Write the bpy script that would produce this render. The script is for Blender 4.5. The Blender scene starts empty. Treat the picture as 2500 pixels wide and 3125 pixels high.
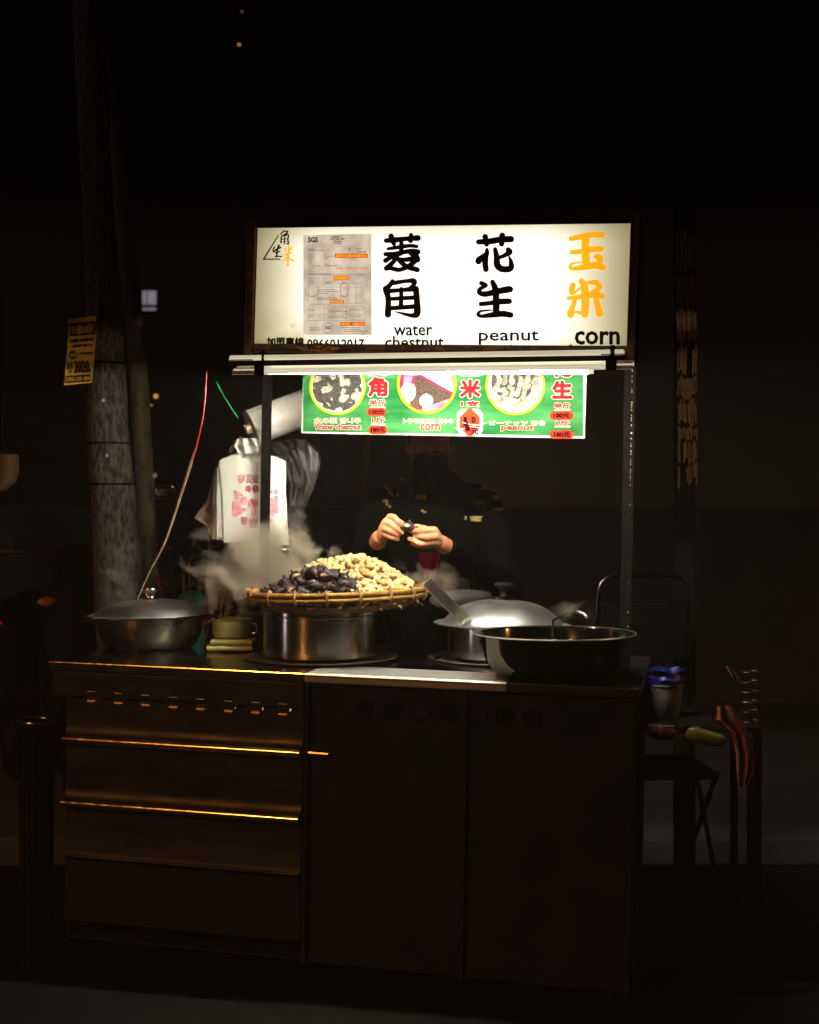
import bpy, math, random
from mathutils import Vector, Matrix, noise
R = math.radians
rnd = random.Random(7)
SC = bpy.context.scene
COL = SC.collection

# ------------------------------------------------------------------ camera, world, exposure
cam_d = bpy.data.cameras.new('camera'); cam = bpy.data.objects.new('camera', cam_d); COL.objects.link(cam)
CX, CY, FP = 1250.0, 1562.5, 4000.0
CAM = Vector((0, -4, 1.45))
cam.location = CAM; cam.rotation_euler = (R(90), 0, 0)
cam_d.sensor_fit = 'VERTICAL'; cam_d.sensor_height = 36; cam_d.lens = FP/3125*36
cam_d.clip_start = .05; cam_d.clip_end = 600
cam_d.dof.use_dof = True; cam_d.dof.focus_distance = 3.98; cam_d.dof.aperture_fstop = 3.2
SC.camera = cam
W = bpy.data.worlds.new('World'); SC.world = W; W.use_nodes = True
nt = W.node_tree; N = nt.nodes; L = nt.links
bg = N['Background']
tc = N.new('ShaderNodeTexCoord'); sx = N.new('ShaderNodeSeparateXYZ'); rp = N.new('ShaderNodeValToRGB')
L.new(tc.outputs['Generated'], sx.inputs[0]); L.new(sx.outputs['Z'], rp.inputs[0]); L.new(rp.outputs[0], bg.inputs[0])
rp.color_ramp.elements[0].position = .03; rp.color_ramp.elements[0].color = (.0054, .0034, .0020, 1)
rp.color_ramp.elements[1].position = .24; rp.color_ramp.elements[1].color = (0, 0, 0, 1)
e = rp.color_ramp.elements.new(.13); e.color = (.0030, .0018, .0010, 1)
bg.inputs[1].default_value = 1.0
SC.view_settings.view_transform = 'Standard'; SC.view_settings.look = 'None'
SC.view_settings.exposure = 0; SC.view_settings.gamma = 1; SC.view_settings.use_curve_mapping = False
SC.render.engine = 'CYCLES'
cy = SC.cycles
cy.use_denoising = True; cy.max_bounces = 8; cy.volume_bounces = 1; cy.transparent_max_bounces = 16
cy.sample_clamp_indirect = 4; cy.volume_step_rate = .6; cy.caustics_reflective = False; cy.caustics_refractive = False
LAMP_POWER = 700; LAMP2_POWER = 220; TUBE = 680; SHOP = 9; HAZE = .0026

# ------------------------------------------------------------------ frames and pixel rays
def ray(px, py): return Vector(((px-CX)/FP, 1, -(py-CY)/FP))
def P(px, py, d): return CAM + ray(px, py)*d
class Frame:
    def __init__(s, o, yaw, tilt):
        y, t = R(yaw), R(tilt)
        s.u = Vector((math.cos(y)*math.cos(t), -math.sin(y)*math.cos(t), -math.sin(t)))
        s.v = Vector((math.sin(y), math.cos(y), 0)); s.w = s.u.cross(s.v).normalized()
        s.o = Vector(o)
        s.m3 = Matrix((s.u, s.v, s.w)).transposed()
    def p(s, u, v, w): return s.o + s.u*u + s.v*v + s.w*w
    def loc(s, p): d = Vector(p)-s.o; return Vector((d.dot(s.u), d.dot(s.v), d.dot(s.w)))
    def hit(s, px, py, v=0.0):
        r = ray(px, py); t = (v - (CAM-s.o).dot(s.v))/r.dot(s.v); return s.loc(CAM+r*t)
    def hitw(s, px, py, w=0.0):
        r = ray(px, py); t = (w - (CAM-s.o).dot(s.w))/r.dot(s.w); return s.loc(CAM+r*t)
C = Frame((-1.114, .05, .989), 13, 1.0)            # the cart: u along its front, v towards the vendor, w up from the worktop
S = Frame(P(780, 1050, 3.98), 11.8, 1.85)          # the sign over it
FX = Frame(P(710, 1128, 4.02), 11.8, .75)          # the lamp fixtures
B = Frame(P(920, 1322, 4.30), 11.8, 1.75)          # the menu board
def cz(x, y):                                       # height of the worktop at world x, y
    d = Vector((x, y, 0)) - C.o
    return C.o.z - (C.w.x*(x-C.o.x) + C.w.y*(y-C.o.y))/C.w.z

# ------------------------------------------------------------------ materials
def mat(name, col, rough=.6, metal=0, emit=None, es=0, n2=None, ns=20, nmix=.5, bump=0, bs=60, rv=0, aniso=0, alpha=1, coat=0, trans=0, spec=None, stretch=None, sheen=0, det=6, clampn=None, sss=0, tl=0):
    m = bpy.data.materials.new(name); m.use_nodes = True; t = m.node_tree; n = t.nodes; l = t.links
    b = n['Principled BSDF']; b.inputs['Base Color'].default_value = (*col, 1)
    b.inputs['Roughness'].default_value = rough; b.inputs['Metallic'].default_value = metal
    if emit: b.inputs['Emission Color'].default_value = (*emit, 1); b.inputs['Emission Strength'].default_value = es
    if aniso:
        b.inputs['Anisotropic'].default_value = aniso
        tg = n.new('ShaderNodeTangent'); tg.direction_type = 'RADIAL'; tg.axis = 'Z'; b.inputs['Anisotropic Rotation'].default_value = .25; l.new(tg.outputs[0], b.inputs['Tangent'])
    b.inputs['Alpha'].default_value = alpha; b.inputs['Coat Weight'].default_value = coat; b.inputs['Transmission Weight'].default_value = trans
    if spec is not None: b.inputs['Specular IOR Level'].default_value = spec
    if sss: b.inputs['Subsurface Weight'].default_value = sss; b.inputs['Subsurface Radius'].default_value = (.012, .005, .003); b.inputs['Subsurface Scale'].default_value = 1
    if n2 or bump or rv:
        co = n.new('ShaderNodeTexCoord'); mp = n.new('ShaderNodeMapping'); l.new(co.outputs['Object'], mp.inputs[0])
        if stretch: mp.inputs['Scale'].default_value = stretch
    if n2:
        a = n.new('ShaderNodeTexNoise'); a.inputs['Scale'].default_value = ns; a.inputs['Detail'].default_value = det; l.new(mp.outputs[0], a.inputs['Vector'])
        r = n.new('ShaderNodeValToRGB'); lo, hi = clampn or (.38, .62)
        r.color_ramp.elements[0].position = lo; r.color_ramp.elements[1].position = hi
        r.color_ramp.elements[0].color = (*col, 1); r.color_ramp.elements[1].color = (*n2, 1)
        l.new(a.outputs[0], r.inputs[0]); l.new(r.outputs[0], b.inputs['Base Color'])
    if rv:
        a2 = n.new('ShaderNodeTexNoise'); a2.inputs['Scale'].default_value = ns*.7; a2.inputs['Detail'].default_value = 5; l.new(mp.outputs[0], a2.inputs['Vector'])
        mr = n.new('ShaderNodeMapRange'); mr.inputs[3].default_value = max(.03, rough-rv); mr.inputs[4].default_value = rough+rv
        mr.inputs[1].default_value = .35; mr.inputs[2].default_value = .65
        l.new(a2.outputs[0], mr.inputs[0]); l.new(mr.outputs[0], b.inputs['Roughness'])
    if bump:
        a3 = n.new('ShaderNodeTexNoise'); a3.inputs['Scale'].default_value = bs; a3.inputs['Detail'].default_value = 6; l.new(mp.outputs[0], a3.inputs['Vector'])
        bp = n.new('ShaderNodeBump'); bp.inputs['Strength'].default_value = bump; bp.inputs['Distance'].default_value = .004
        l.new(a3.outputs[0], bp.inputs['Height']); l.new(bp.outputs[0], b.inputs['Normal'])
    if tl:                                     # thin translucent sheet
        o = n['Material Output']; tr = n.new('ShaderNodeBsdfTranslucent'); tr.inputs[0].default_value = (*col, 1)
        mx = n.new('ShaderNodeMixShader'); mx.inputs[0].default_value = tl; l.new(b.outputs[0], mx.inputs[1]); l.new(tr.outputs[0], mx.inputs[2]); l.new(mx.outputs[0], o.inputs[0])
    return m
M = {}
M['asphalt'] = mat('asphalt', (.012, .0115, .010), .9, n2=(.008, .0075, .007), ns=90, bump=.5, bs=300, spec=.02)
M['concrete'] = mat('concrete', (.05, .055, .06), .9, n2=(.038, .042, .046), ns=6, bump=.4, bs=80)
M['steel'] = mat('steel', (.44, .41, .37), .24, 1, aniso=.9, bump=.03, bs=30)
M['steel_bowl'] = mat('steel_bowl', (.17, .155, .13), .11, 1, rv=.03, ns=14, bump=.04, bs=24)
M['enamel'] = mat('green_lit_steel', (.50, .54, .22), .3, .1, n2=(.42, .46, .18), ns=20)  # green light on the small steel pot painted into its colour
M['unlit_top'] = mat('unlit_worktop', (.012, .011, .010), .35, bump=.2, bs=30)  # black base colour stands in for the unlit end of the worktop
M['steel_lid'] = mat('steel_lid', (.90, .88, .84), .37, 1, rv=.05, ns=25, bump=.05, bs=20)
M['steel_dark'] = mat('steel_dark', (.24, .205, .165), .30, 1, rv=.08, ns=22, n2=(.22, .19, .16), bump=.05, bs=25)
M['worktop'] = mat('worktop', (.42, .40, .37), .17, 1, rv=.07, ns=9, n2=(.33, .31, .29), bump=.05, bs=14)
M['worktop_bright'] = mat('worktop_bright', (.42, .40, .37), .40, .55, n2=(.34, .32, .29), ns=12, stretch=(.3, 1, 1), bump=.08, bs=20)
M['steel_lid2'] = mat('steel_lid_small', (.85, .82, .76), .19, 1, rv=.04, ns=25, bump=.05, bs=20)
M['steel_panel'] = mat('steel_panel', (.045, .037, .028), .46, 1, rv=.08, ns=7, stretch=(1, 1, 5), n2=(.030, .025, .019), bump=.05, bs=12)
M['rail'] = mat('rail', (.82, .55, .27), .19, 1, rv=.06, ns=60)  # steel tinted orange to carry the street lamp's reflection
M['cabinet'] = mat('cabinet', (.020, .022, .024), .8, n2=(.015, .0165, .018), ns=9, bump=.1, bs=40, spec=.02)
M['lip'] = mat('vent_lip', (.42, .27, .12), .5, 1)
M['back_wall'] = mat('back_wall', (.065, .07, .075), .9, n2=(.055, .06, .064), ns=3, bump=.3, bs=30)
M['cabinet_in'] = mat('cabinet_in', (.015, .012, .01), .8)
M['chrome'] = mat('chrome', (.75, .73, .7), .1, 1)
M['black_paint'] = mat('black_paint', (.004, .004, .004), .7, n2=(.008, .007, .006), ns=60, bump=.2, bs=150, spec=0)
M['rust'] = mat('rust', (.055, .03, .014), .8, n2=(.22, .085, .025), ns=28, bump=.5, bs=120, clampn=(.5, .75))
M['rust_bright'] = mat('rust_bright', (.1, .04, .015), .8, n2=(.5, .2, .05), ns=60, bump=.5, bs=160)
M['bar'] = mat('enamel_glow', (.80, .78, .70), .35, emit=(.66, .60, .43), es=.85, n2=(.74, .70, .62), ns=14, stretch=(.3, 1, 1), bump=.05, bs=40)  # brightness of the painted metal housing put in as emission
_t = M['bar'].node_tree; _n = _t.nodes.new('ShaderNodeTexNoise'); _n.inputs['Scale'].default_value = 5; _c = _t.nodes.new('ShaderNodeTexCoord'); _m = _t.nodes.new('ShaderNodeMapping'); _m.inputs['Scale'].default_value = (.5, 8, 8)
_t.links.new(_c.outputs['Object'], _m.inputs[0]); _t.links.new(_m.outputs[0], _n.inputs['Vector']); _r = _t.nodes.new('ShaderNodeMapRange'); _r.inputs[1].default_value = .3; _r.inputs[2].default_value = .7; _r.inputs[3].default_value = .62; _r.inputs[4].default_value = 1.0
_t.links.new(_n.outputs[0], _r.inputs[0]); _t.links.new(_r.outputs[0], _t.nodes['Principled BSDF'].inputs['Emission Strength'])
M['bar_rust'] = mat('fixture_rust', (.6, .5, .36), .6, n2=(.35, .16, .05), ns=40, clampn=(.45, .6), bump=.3)
M['tube'] = mat('tube_glow', (.9, .9, .9), .3, emit=(1, .94, .77), es=TUBE)
M['black_ink'] = mat('black_ink', (.006, .004, .005), .45)
M['brown_ink'] = mat('brown_ink', (.10, .075, .055), .8)
M['pale_ink'] = mat('pale_ink', (.33, .27, .2), .8)
M['red_line'] = mat('red_line', (.5, .12, .06), .8)
M['paper'] = mat('backlit_paper', (.3, .27, .23), .8, n2=(.24, .2, .15), ns=9)
M['label_red'] = mat('label_red', (.5, .05, .01), .6, emit=(.85, .06, .0), es=.55)
M['label_orange'] = mat('label_orange', (.7, .2, .02), .6, emit=(1, .2, .0), es=.6)
M['label_yellow'] = mat('label_yellow', (.8, .5, .05), .6, emit=(1, .42, .01), es=.9)
M['menu_red'] = mat('menu_red', (.24, .003, .005), .7, spec=.06, metal=0)
M['menu_rose'] = mat('menu_rose', (.26, .022, .022), .7, spec=.06, metal=0)
M['menu_white'] = mat('menu_white', (.38, .37, .33), .7, spec=.06, metal=0)
M['menu_yellow'] = mat('menu_yellow', (.30, .26, .004), .7, spec=.06, metal=0)
M['tag'] = mat('orange_tag', (.32, .022, .004), .7, spec=.06, metal=0, n2=(.30, .03, .008), ns=30)
M['photo_dark'] = mat('photo_dark', (.016, .014, .014), .7, spec=.06, metal=0, n2=(.05, .045, .04), ns=220)
M['photo_brown'] = mat('photo_brown', (.028, .018, .015), .7, spec=.06, metal=0, n2=(.06, .04, .03), ns=160)
M['photo_cream'] = mat('photo_cream', (.30, .28, .22), .7, spec=.06, metal=0, n2=(.15, .13, .10), ns=70)
M['photo_cream2'] = mat('photo_cream2', (.2, .19, .15), .7, spec=.06, metal=0, n2=(.10, .09, .07), ns=90)
M['photo_white'] = mat('photo_white', (.42, .40, .38), .7, spec=.06, metal=0, n2=(.32, .28, .31), ns=30)
M['photo_pink'] = mat('photo_pink', (.34, .06, .14), .7, spec=.06, metal=0, n2=(.38, .16, .22), ns=40)
M['photo_magenta'] = mat('photo_magenta', (.32, .006, .04), .7, spec=.06, metal=0)
M['peanut'] = mat('peanut_shell', (.66, .50, .24), .75, n2=(.48, .32, .12), ns=70, bump=.7, bs=220, sss=.12)
M['peanut_core'] = mat('peanut_core', (.42, .28, .11), .8, n2=(.2, .12, .04), ns=60, bump=.8, bs=60)
M['chestnut'] = mat('chestnut_husk', (.007, .004, .004), .5, spec=.35, n2=(.06, .022, .014), ns=50, bump=.5, bs=120, clampn=(.5, .75))
M['flesh'] = mat('chestnut_flesh', (.52, .30, .19), .55, n2=(.30, .13, .08), ns=60, bump=.3)
M['bamboo'] = mat('bamboo', (.30, .145, .035), .45, n2=(.16, .07, .018), ns=26, stretch=(1, 1, .3), bump=.3, bs=90)
M['bamboo_rim'] = mat('bamboo_rim', (.42, .23, .05), .32, n2=(.24, .12, .028), ns=30, bump=.2, bs=90)
M['cane'] = mat('cane_binding', (.38, .21, .08), .5)
M['bag'] = mat('white_plastic', (.86, .88, .82), .42, n2=(.82, .83, .76), ns=5, bump=.12, bs=16, tl=.25)
M['bag_side'] = mat('brown_plastic', (.38, .23, .12), .4, n2=(.5, .4, .3), ns=9, alpha=.85, tl=.35)
M['print_pink'] = mat('print_pink', (.70, .17, .27), .5, n2=(.76, .34, .42), ns=80)
M['print_dark'] = mat('print_dark', (.42, .07, .13), .5, n2=(.56, .15, .22), ns=90)
M['film'] = mat('clear_film', (.33, .31, .30), .2, alpha=.26, bump=.6, bs=22, ns=10, rv=.08)
M['roll'] = mat('plastic_roll', (.72, .70, .64), .3, n2=(.6, .57, .5), ns=3, stretch=(8, 8, 1), bump=.1, bs=8, coat=.3)
M['skin'] = mat('skin', (.58, .27, .14), .5, n2=(.47, .18, .085), ns=35, bump=.25, bs=160, sss=.15)
M['jacket'] = mat('dark_jacket', (.0022, .002, .0018), .95, bump=.3, bs=60, spec=0)
M['red_cloth'] = mat('red_cloth', (.028, .0005, .003), .8, spec=.03, bump=.2, bs=50)
M['mask'] = mat('black_mask', (.003, .003, .003), .9, spec=0)
M['hair'] = mat('hair', (.01, .008, .006), .5, bump=.5, bs=200, stretch=(1, 1, .1))
M['glass'] = mat('lens_glass', (.9, .95, .9), .03, alpha=.12, spec=.8)
M['green_reflex'] = mat('mask_green_reflection', (.35, .42, .16), .3)  # green reflection on the mask edge and straps painted in as colour
M['pole1'] = mat('pole_concrete', (.10, .08, .054), .9, n2=(.012, .010, .008), ns=55, stretch=(1.5, 1.5, .45), clampn=(.42, .62), det=12, bump=.6, bs=60)
M['pole2'] = mat('pole_mossy', (.085, .062, .03), .85, n2=(.04, .032, .02), ns=30, stretch=(1, 1, .6), clampn=(.55, .6), det=10, bump=.6, bs=60)
M['scrap'] = mat('paper_scrap', (.6, .45, .34), .8)
M['poster'] = mat('orange_poster', (.95, .50, .06), .8, n2=(.85, .42, .045), ns=40)
M['teal'] = mat('teal_plastic', (.02, .15, .11), .45, n2=(.02, .13, .09), ns=30)
M['towel'] = mat('green_towel', (.62, .64, .24), .9, bump=.8, bs=200)
M['red_wire'] = mat('red_wire', (.7, .008, .02), .35)
M['pale_wire'] = mat('pale_wire', (.55, .40, .22), .45)
M['green_wire'] = mat('green_wire', (.0, .36, .07), .35)
M['tyre'] = mat('tyre', (.006, .006, .006), .9, spec=.05)
M['scooter'] = mat('scooter_paint', (.006, .005, .005), .6, spec=.08)
M['tail'] = mat('tail_light', (.5, .0, .01), .2, emit=(1, .0, .02), es=.6)
M['seat'] = mat('seat_vinyl', (.003, .003, .003), .8, spec=0)
M['leaf'] = mat('dark_leaf', (.05, .055, .02), .5, n2=(.09, .08, .03), ns=30)
M['dry_leaf'] = mat('dry_leaf', (.32, .09, .03), .6, n2=(.45, .2, .07), ns=80)
M['wood'] = mat('old_wood', (.20, .085, .03), .7, n2=(.10, .04, .015), ns=14, stretch=(4, 4, .3), bump=.4)
M['blind'] = mat('bamboo_slat', (.20, .105, .03), .6, n2=(.10, .05, .014), ns=26, stretch=(2, 2, .3), bump=.5, bs=120)
M['wall_far'] = mat('far_wall', (.85, .80, .74), .9, n2=(.75, .7, .64), ns=2, bump=.3)
M['window_lit'] = mat('lit_window', (.2, .2, .22), .4, emit=(.75, .70, .78), es=.26)
M['bulb'] = mat('orange_bulb', (.9, .5, .2), .4, emit=(1, .45, .1), es=.7)
M['white_pail'] = mat('white_pail', (.22, .20, .19), .45, bump=.1)
M['blue_bag'] = mat('blue_bag', (.003, .006, .12), .4, bump=.8, bs=30)
M['packet'] = mat('red_white_packet', (.3, .26, .26), .35, n2=(.14, .012, .02), ns=22, clampn=(.5, .53))
M['yellow_bag'] = mat('yellow_green_bag', (.10, .095, .010), .4, bump=.7, bs=14)
M['orange_cloth'] = mat('orange_cloth', (.17, .045, .010), .8, n2=(.09, .018, .006), ns=9, stretch=(4, 4, .8), bump=.6, bs=20)
M['mesh_wire'] = mat('wire', (.05, .04, .03), .35, 1)
M['black_plastic'] = mat('black_plastic', (.004, .004, .004), .7, spec=.1)
M['amber'] = mat('amber_reflector', (.55, .2, .04), .3)
M['clay'] = mat('clay', (.12, .06, .03), .8)

def sign_material(orange=False):
    m = bpy.data.materials.new('sign_orange_vinyl' if orange else 'sign_lit_acrylic'); m.use_nodes = True; t = m.node_tree; n = t.nodes; l = t.links
    b = n['Principled BSDF']; b.inputs['Roughness'].default_value = .35; b.inputs['Base Color'].default_value = (.5, .5, .45, 1)
    co = n.new('ShaderNodeTexCoord'); s = n.new('ShaderNodeSeparateXYZ'); l.new(co.outputs['Object'], s.inputs[0])
    def mr(inp, a, c):
        q = n.new('ShaderNodeMapRange'); q.interpolation_type = 'SMOOTHSTEP'; q.inputs[1].default_value = a; q.inputs[2].default_value = c; l.new(inp, q.inputs[0]); return q.outputs[0]
    def mul(a, c, op='MULTIPLY'):
        q = n.new('ShaderNodeMath'); q.operation = op
        for i, x in enumerate((a, c)):
            if isinstance(x, (int, float)): q.inputs[i].default_value = x
            else: l.new(x, q.inputs[i])
        return q.outputs[0]
    X, Z = s.outputs['X'], s.outputs['Z']
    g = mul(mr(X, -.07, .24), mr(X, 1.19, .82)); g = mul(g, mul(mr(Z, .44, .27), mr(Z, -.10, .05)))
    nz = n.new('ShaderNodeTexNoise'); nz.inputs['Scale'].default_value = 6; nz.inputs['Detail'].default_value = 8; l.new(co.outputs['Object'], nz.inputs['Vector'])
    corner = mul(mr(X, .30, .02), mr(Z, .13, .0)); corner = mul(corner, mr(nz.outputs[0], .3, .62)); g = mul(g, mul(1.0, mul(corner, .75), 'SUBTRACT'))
    rp = n.new('ShaderNodeValToRGB'); l.new(g, rp.inputs[0])
    if orange:
        rp.color_ramp.elements[0].color = (.85, .27, .0, 1); rp.color_ramp.elements[1].color = (1.3, .60, .0, 1)
        b.inputs['Emission Strength'].default_value = 1
    else:
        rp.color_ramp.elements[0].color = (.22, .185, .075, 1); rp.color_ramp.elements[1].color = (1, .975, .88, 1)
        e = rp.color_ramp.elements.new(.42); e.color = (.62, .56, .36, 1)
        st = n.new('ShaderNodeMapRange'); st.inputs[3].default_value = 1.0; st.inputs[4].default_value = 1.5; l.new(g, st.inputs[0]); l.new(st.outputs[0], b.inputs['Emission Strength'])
    l.new(rp.outputs[0], b.inputs['Emission Color'])
    return m
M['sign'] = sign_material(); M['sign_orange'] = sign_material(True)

def menu_material():
    m = bpy.data.materials.new('menu_green_print'); m.use_nodes = True; t = m.node_tree; n = t.nodes; l = t.links
    b = n['Principled BSDF']; b.inputs['Roughness'].default_value = .6; b.inputs['Specular IOR Level'].default_value = .06
    co = n.new('ShaderNodeTexCoord'); mp = n.new('ShaderNodeMapping'); mp.inputs['Scale'].default_value = (1.6, 1, 6); mp.inputs['Rotation'].default_value = (0, .12, 0); l.new(co.outputs['Object'], mp.inputs[0])
    nz = n.new('ShaderNodeTexNoise'); nz.inputs['Scale'].default_value = 2.3; nz.inputs['Detail'].default_value = 3; l.new(mp.outputs[0], nz.inputs['Vector'])
    r = n.new('ShaderNodeValToRGB'); r.color_ramp.elements[0].position = .38; r.color_ramp.elements[0].color = (.0, .062, .011, 1)
    r.color_ramp.elements[1].position = .78; r.color_ramp.elements[1].color = (.05, .20, .06, 1)
    l.new(nz.outputs[0], r.inputs[0]); l.new(r.outputs[0], b.inputs['Base Color']); return m
M['menu_green'] = menu_material()

def steam_material(name, dens, scale, thr, seed, axis):
    m = bpy.data.materials.new(name); m.use_nodes = True; t = m.node_tree; n = t.nodes; l = t.links
    n.remove(n['Principled BSDF']); o = n['Material Output']
    v = n.new('ShaderNodeVolumePrincipled'); v.inputs['Color'].default_value = (.98, .87, .70, 1); v.inputs['Anisotropy'].default_value = .1
    co = n.new('ShaderNodeTexCoord'); nz = n.new('ShaderNodeTexNoise'); nz.inputs['Scale'].default_value = scale; nz.inputs['Detail'].default_value = 4.5
    nz.inputs['Distortion'].default_value = .7
    mp = n.new('ShaderNodeMapping'); mp.inputs['Location'].default_value = (seed, seed*2, 0); l.new(co.outputs['Object'], mp.inputs[0]); l.new(mp.outputs[0], nz.inputs['Vector'])
    ln = n.new('ShaderNodeVectorMath'); ln.operation = 'LENGTH'
    mq = n.new('ShaderNodeMapping'); mq.inputs['Scale'].default_value = (1/axis[0], 1/axis[1], 1/axis[2]); l.new(co.outputs['Object'], mq.inputs[0]); l.new(mq.outputs[0], ln.inputs[0])
    # noise must exceed a threshold that rises with distance from the middle
    th = n.new('ShaderNodeMapRange'); th.inputs[1].default_value = .15; th.inputs[2].default_value = 1.0; th.inputs[3].default_value = thr; th.inputs[4].default_value = .74; l.new(ln.outputs['Value'], th.inputs[0])
    sb = n.new('ShaderNodeMath'); sb.operation = 'SUBTRACT'; l.new(nz.outputs[0], sb.inputs[0]); l.new(th.outputs[0], sb.inputs[1])
    mu = n.new('ShaderNodeMath'); mu.operation = 'MULTIPLY'; mu.inputs[1].default_value = dens; mu.use_clamp = False; l.new(sb.outputs[0], mu.inputs[0])
    mx = n.new('ShaderNodeMath'); mx.operation = 'MAXIMUM'; mx.inputs[1].default_value = 0; l.new(mu.outputs[0], mx.inputs[0])
    l.new(mx.outputs[0], v.inputs['Density']); l.new(v.outputs[0], o.inputs['Volume'])
    return m

# ------------------------------------------------------------------ mesh builder
class MB:
    def __init__(s): s.v = []; s.f = []
    def add(s, vs, fs):
        k = len(s.v); s.v += [Vector(x) for x in vs]; s.f += [tuple(i+k for i in f) for f in fs]; return s
    def box(s, a, b, rot=None, at=None):
        x0, y0, z0 = a; x1, y1, z1 = b
        vs = [Vector((x, y, z)) for z in (z0, z1) for y in (y0, y1) for x in (x0, x1)]
        if rot: c = Vector(at or ((x0+x1)/2, (y0+y1)/2, (z0+z1)/2)); vs = [c + rot@(q-c) for q in vs]
        return s.add(vs, [(0, 2, 3, 1), (4, 5, 7, 6), (0, 1, 5, 4), (2, 6, 7, 3), (0, 4, 6, 2), (1, 3, 7, 5)])
    def tube(s, pts, r, n=10, flat=1.0, up=None, cap=True):
        pts = [Vector(p) for p in pts]; rs = r if isinstance(r, (list, tuple)) else [r]*len(pts)
        vs = []; prev = Vector(up) if up else None
        for i, p in enumerate(pts):
            t = (pts[min(i+1, len(pts)-1)] - pts[max(i-1, 0)]).normalized()
            if prev is None: prev = Vector((0, 0, 1)) if abs(t.z) < .9 else Vector((1, 0, 0))
            a = t.cross(prev).normalized(); b = a.cross(t).normalized(); prev = b
            for k in range(n):
                q = 2*math.pi*k/n; vs.append(p + a*math.cos(q)*rs[i] + b*math.sin(q)*rs[i]*flat)
        fs = [(i*n+k, i*n+(k+1) % n, (i+1)*n+(k+1) % n, (i+1)*n+k) for i in range(len(pts)-1) for k in range(n)]
        if cap: fs += [tuple(range(n))[::-1], tuple(range((len(pts)-1)*n, len(pts)*n))]
        return s.add(vs, fs)
    def capsule(s, pts, rs, n=12):                      # rounded tapered chain
        pts = [Vector(p) for p in pts]; q = []; rr = []
        d0 = (pts[0]-pts[1]).normalized(); d1 = (pts[-1]-pts[-2]).normalized()
        for a in (85, 60, 30): q.append(pts[0]+d0*rs[0]*math.sin(R(a))); rr.append(rs[0]*math.cos(R(a)))
        q += pts; rr += list(rs)
        for a in (30, 60, 85): q.append(pts[-1]+d1*rs[-1]*math.sin(R(a))); rr.append(rs[-1]*math.cos(R(a)))
        return s.tube(q, rr, n)
    def ball(s, c, r, n=12, m=8, rot=None):
        if isinstance(r, (int, float)): r = (r, r, r)
        c = Vector(c); vs = []; fs = []
        for j in range(1, m):
            a = math.pi*j/m
            for k in range(n):
                b = 2*math.pi*k/n; q = Vector((r[0]*math.sin(a)*math.cos(b), r[1]*math.sin(a)*math.sin(b), r[2]*math.cos(a))); vs.append(c+(rot@q if rot else q))
        tq = Vector((0, 0, r[2])); vs += [c+(rot@tq if rot else tq), c-(rot@tq if rot else tq)]
        fs = [(j*n+k, (j+1)*n+k, (j+1)*n+(k+1) % n, j*n+(k+1) % n) for j in range(m-2) for k in range(n)]
        T = len(vs)-2
        fs += [(T, k, (k+1) % n) for k in range(n)] + [(T+1, (m-2)*n+(k+1) % n, (m-2)*n+k) for k in range(n)]
        return s.add(vs, fs)
    def lathe(s, prof, n=64, c=(0, 0, 0), disp=None, rot=None):
        c = Vector(c); vs = []
        for j, (r, z) in enumerate(prof):
            for k in range(n):
                a = 2*math.pi*k/n; rr = r + (disp(j, k) if disp else 0); q = Vector((rr*math.cos(a), rr*math.sin(a), z)); vs.append(c+(rot@q if rot else q))
        return s.add(vs, [(j*n+k, j*n+(k+1) % n, (j+1)*n+(k+1) % n, (j+1)*n+k) for j in range(len(prof)-1) for k in range(n)])
    def torus(s, c, Rr, r, n=48, m=8, rot=None, arc=(0, 360), sx=1.0, sy=1.0):
        c = Vector(c); a0, a1 = R(arc[0]), R(arc[1]); full = abs(arc[1]-arc[0]) >= 360
        K = n if full else n+1; vs = []
        for k in range(K):
            a = a0+(a1-a0)*k/n
            for j in range(m):
                b = 2*math.pi*j/m; rr = Rr+r*math.cos(b); q = Vector((rr*math.cos(a)*sx, rr*math.sin(a)*sy, r*math.sin(b))); vs.append(c+(rot@q if rot else q))
        return s.add(vs, [(k*m+j, ((k+1) % K)*m+j, ((k+1) % K)*m+(j+1) % m, k*m+(j+1) % m) for k in range(n if full else n) for j in range(m) if full or k < n])
    def poly(s, pts): return s.add(pts, [tuple(range(len(pts)))])
    def mesh(s, name, smooth=35):
        me = bpy.data.meshes.new(name); me.from_pydata([tuple(q) for q in s.v], [], s.f); me.update()
        if smooth:
            for p in me.polygons: p.use_smooth = True
            me.set_sharp_from_angle(angle=R(smooth))
        return me
def obj(name, mb, m, parent=None, smooth=35, kind=None, label=None, bevel=0, loc=None):
    me = mb if isinstance(mb, bpy.types.Mesh) else mb.mesh(name, smooth)
    mm_ = M[m] if isinstance(m, str) else m
    if me.materials and me.materials[0] != mm_: me = me.copy(); me.materials.clear()
    if not me.materials: me.materials.append(mm_)
    o = bpy.data.objects.new(name, me); COL.objects.link(o)
    if parent: o.parent = parent
    if kind: o['kind'] = kind
    if label: o['label'] = label
    if loc: o.location = loc
    if bevel:
        b = o.modifiers.new('Bevel', 'BEVEL'); b.width = bevel; b.segments = 2; b.limit_method = 'ANGLE'
    return o
def tag(o, label, cat, group=None):
    o['label'] = label; o['category'] = cat
    if group: o['group'] = group
    return o
def thing(name, label, cat, loc=(0, 0, 0), m3=None, group=None):
    o = bpy.data.objects.new(name, None); COL.objects.link(o); o.empty_display_size = .1
    o.matrix_world = Matrix.Translation(Vector(loc)) @ (m3.to_4x4() if m3 else Matrix())
    return tag(o, label, cat, group)
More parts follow.
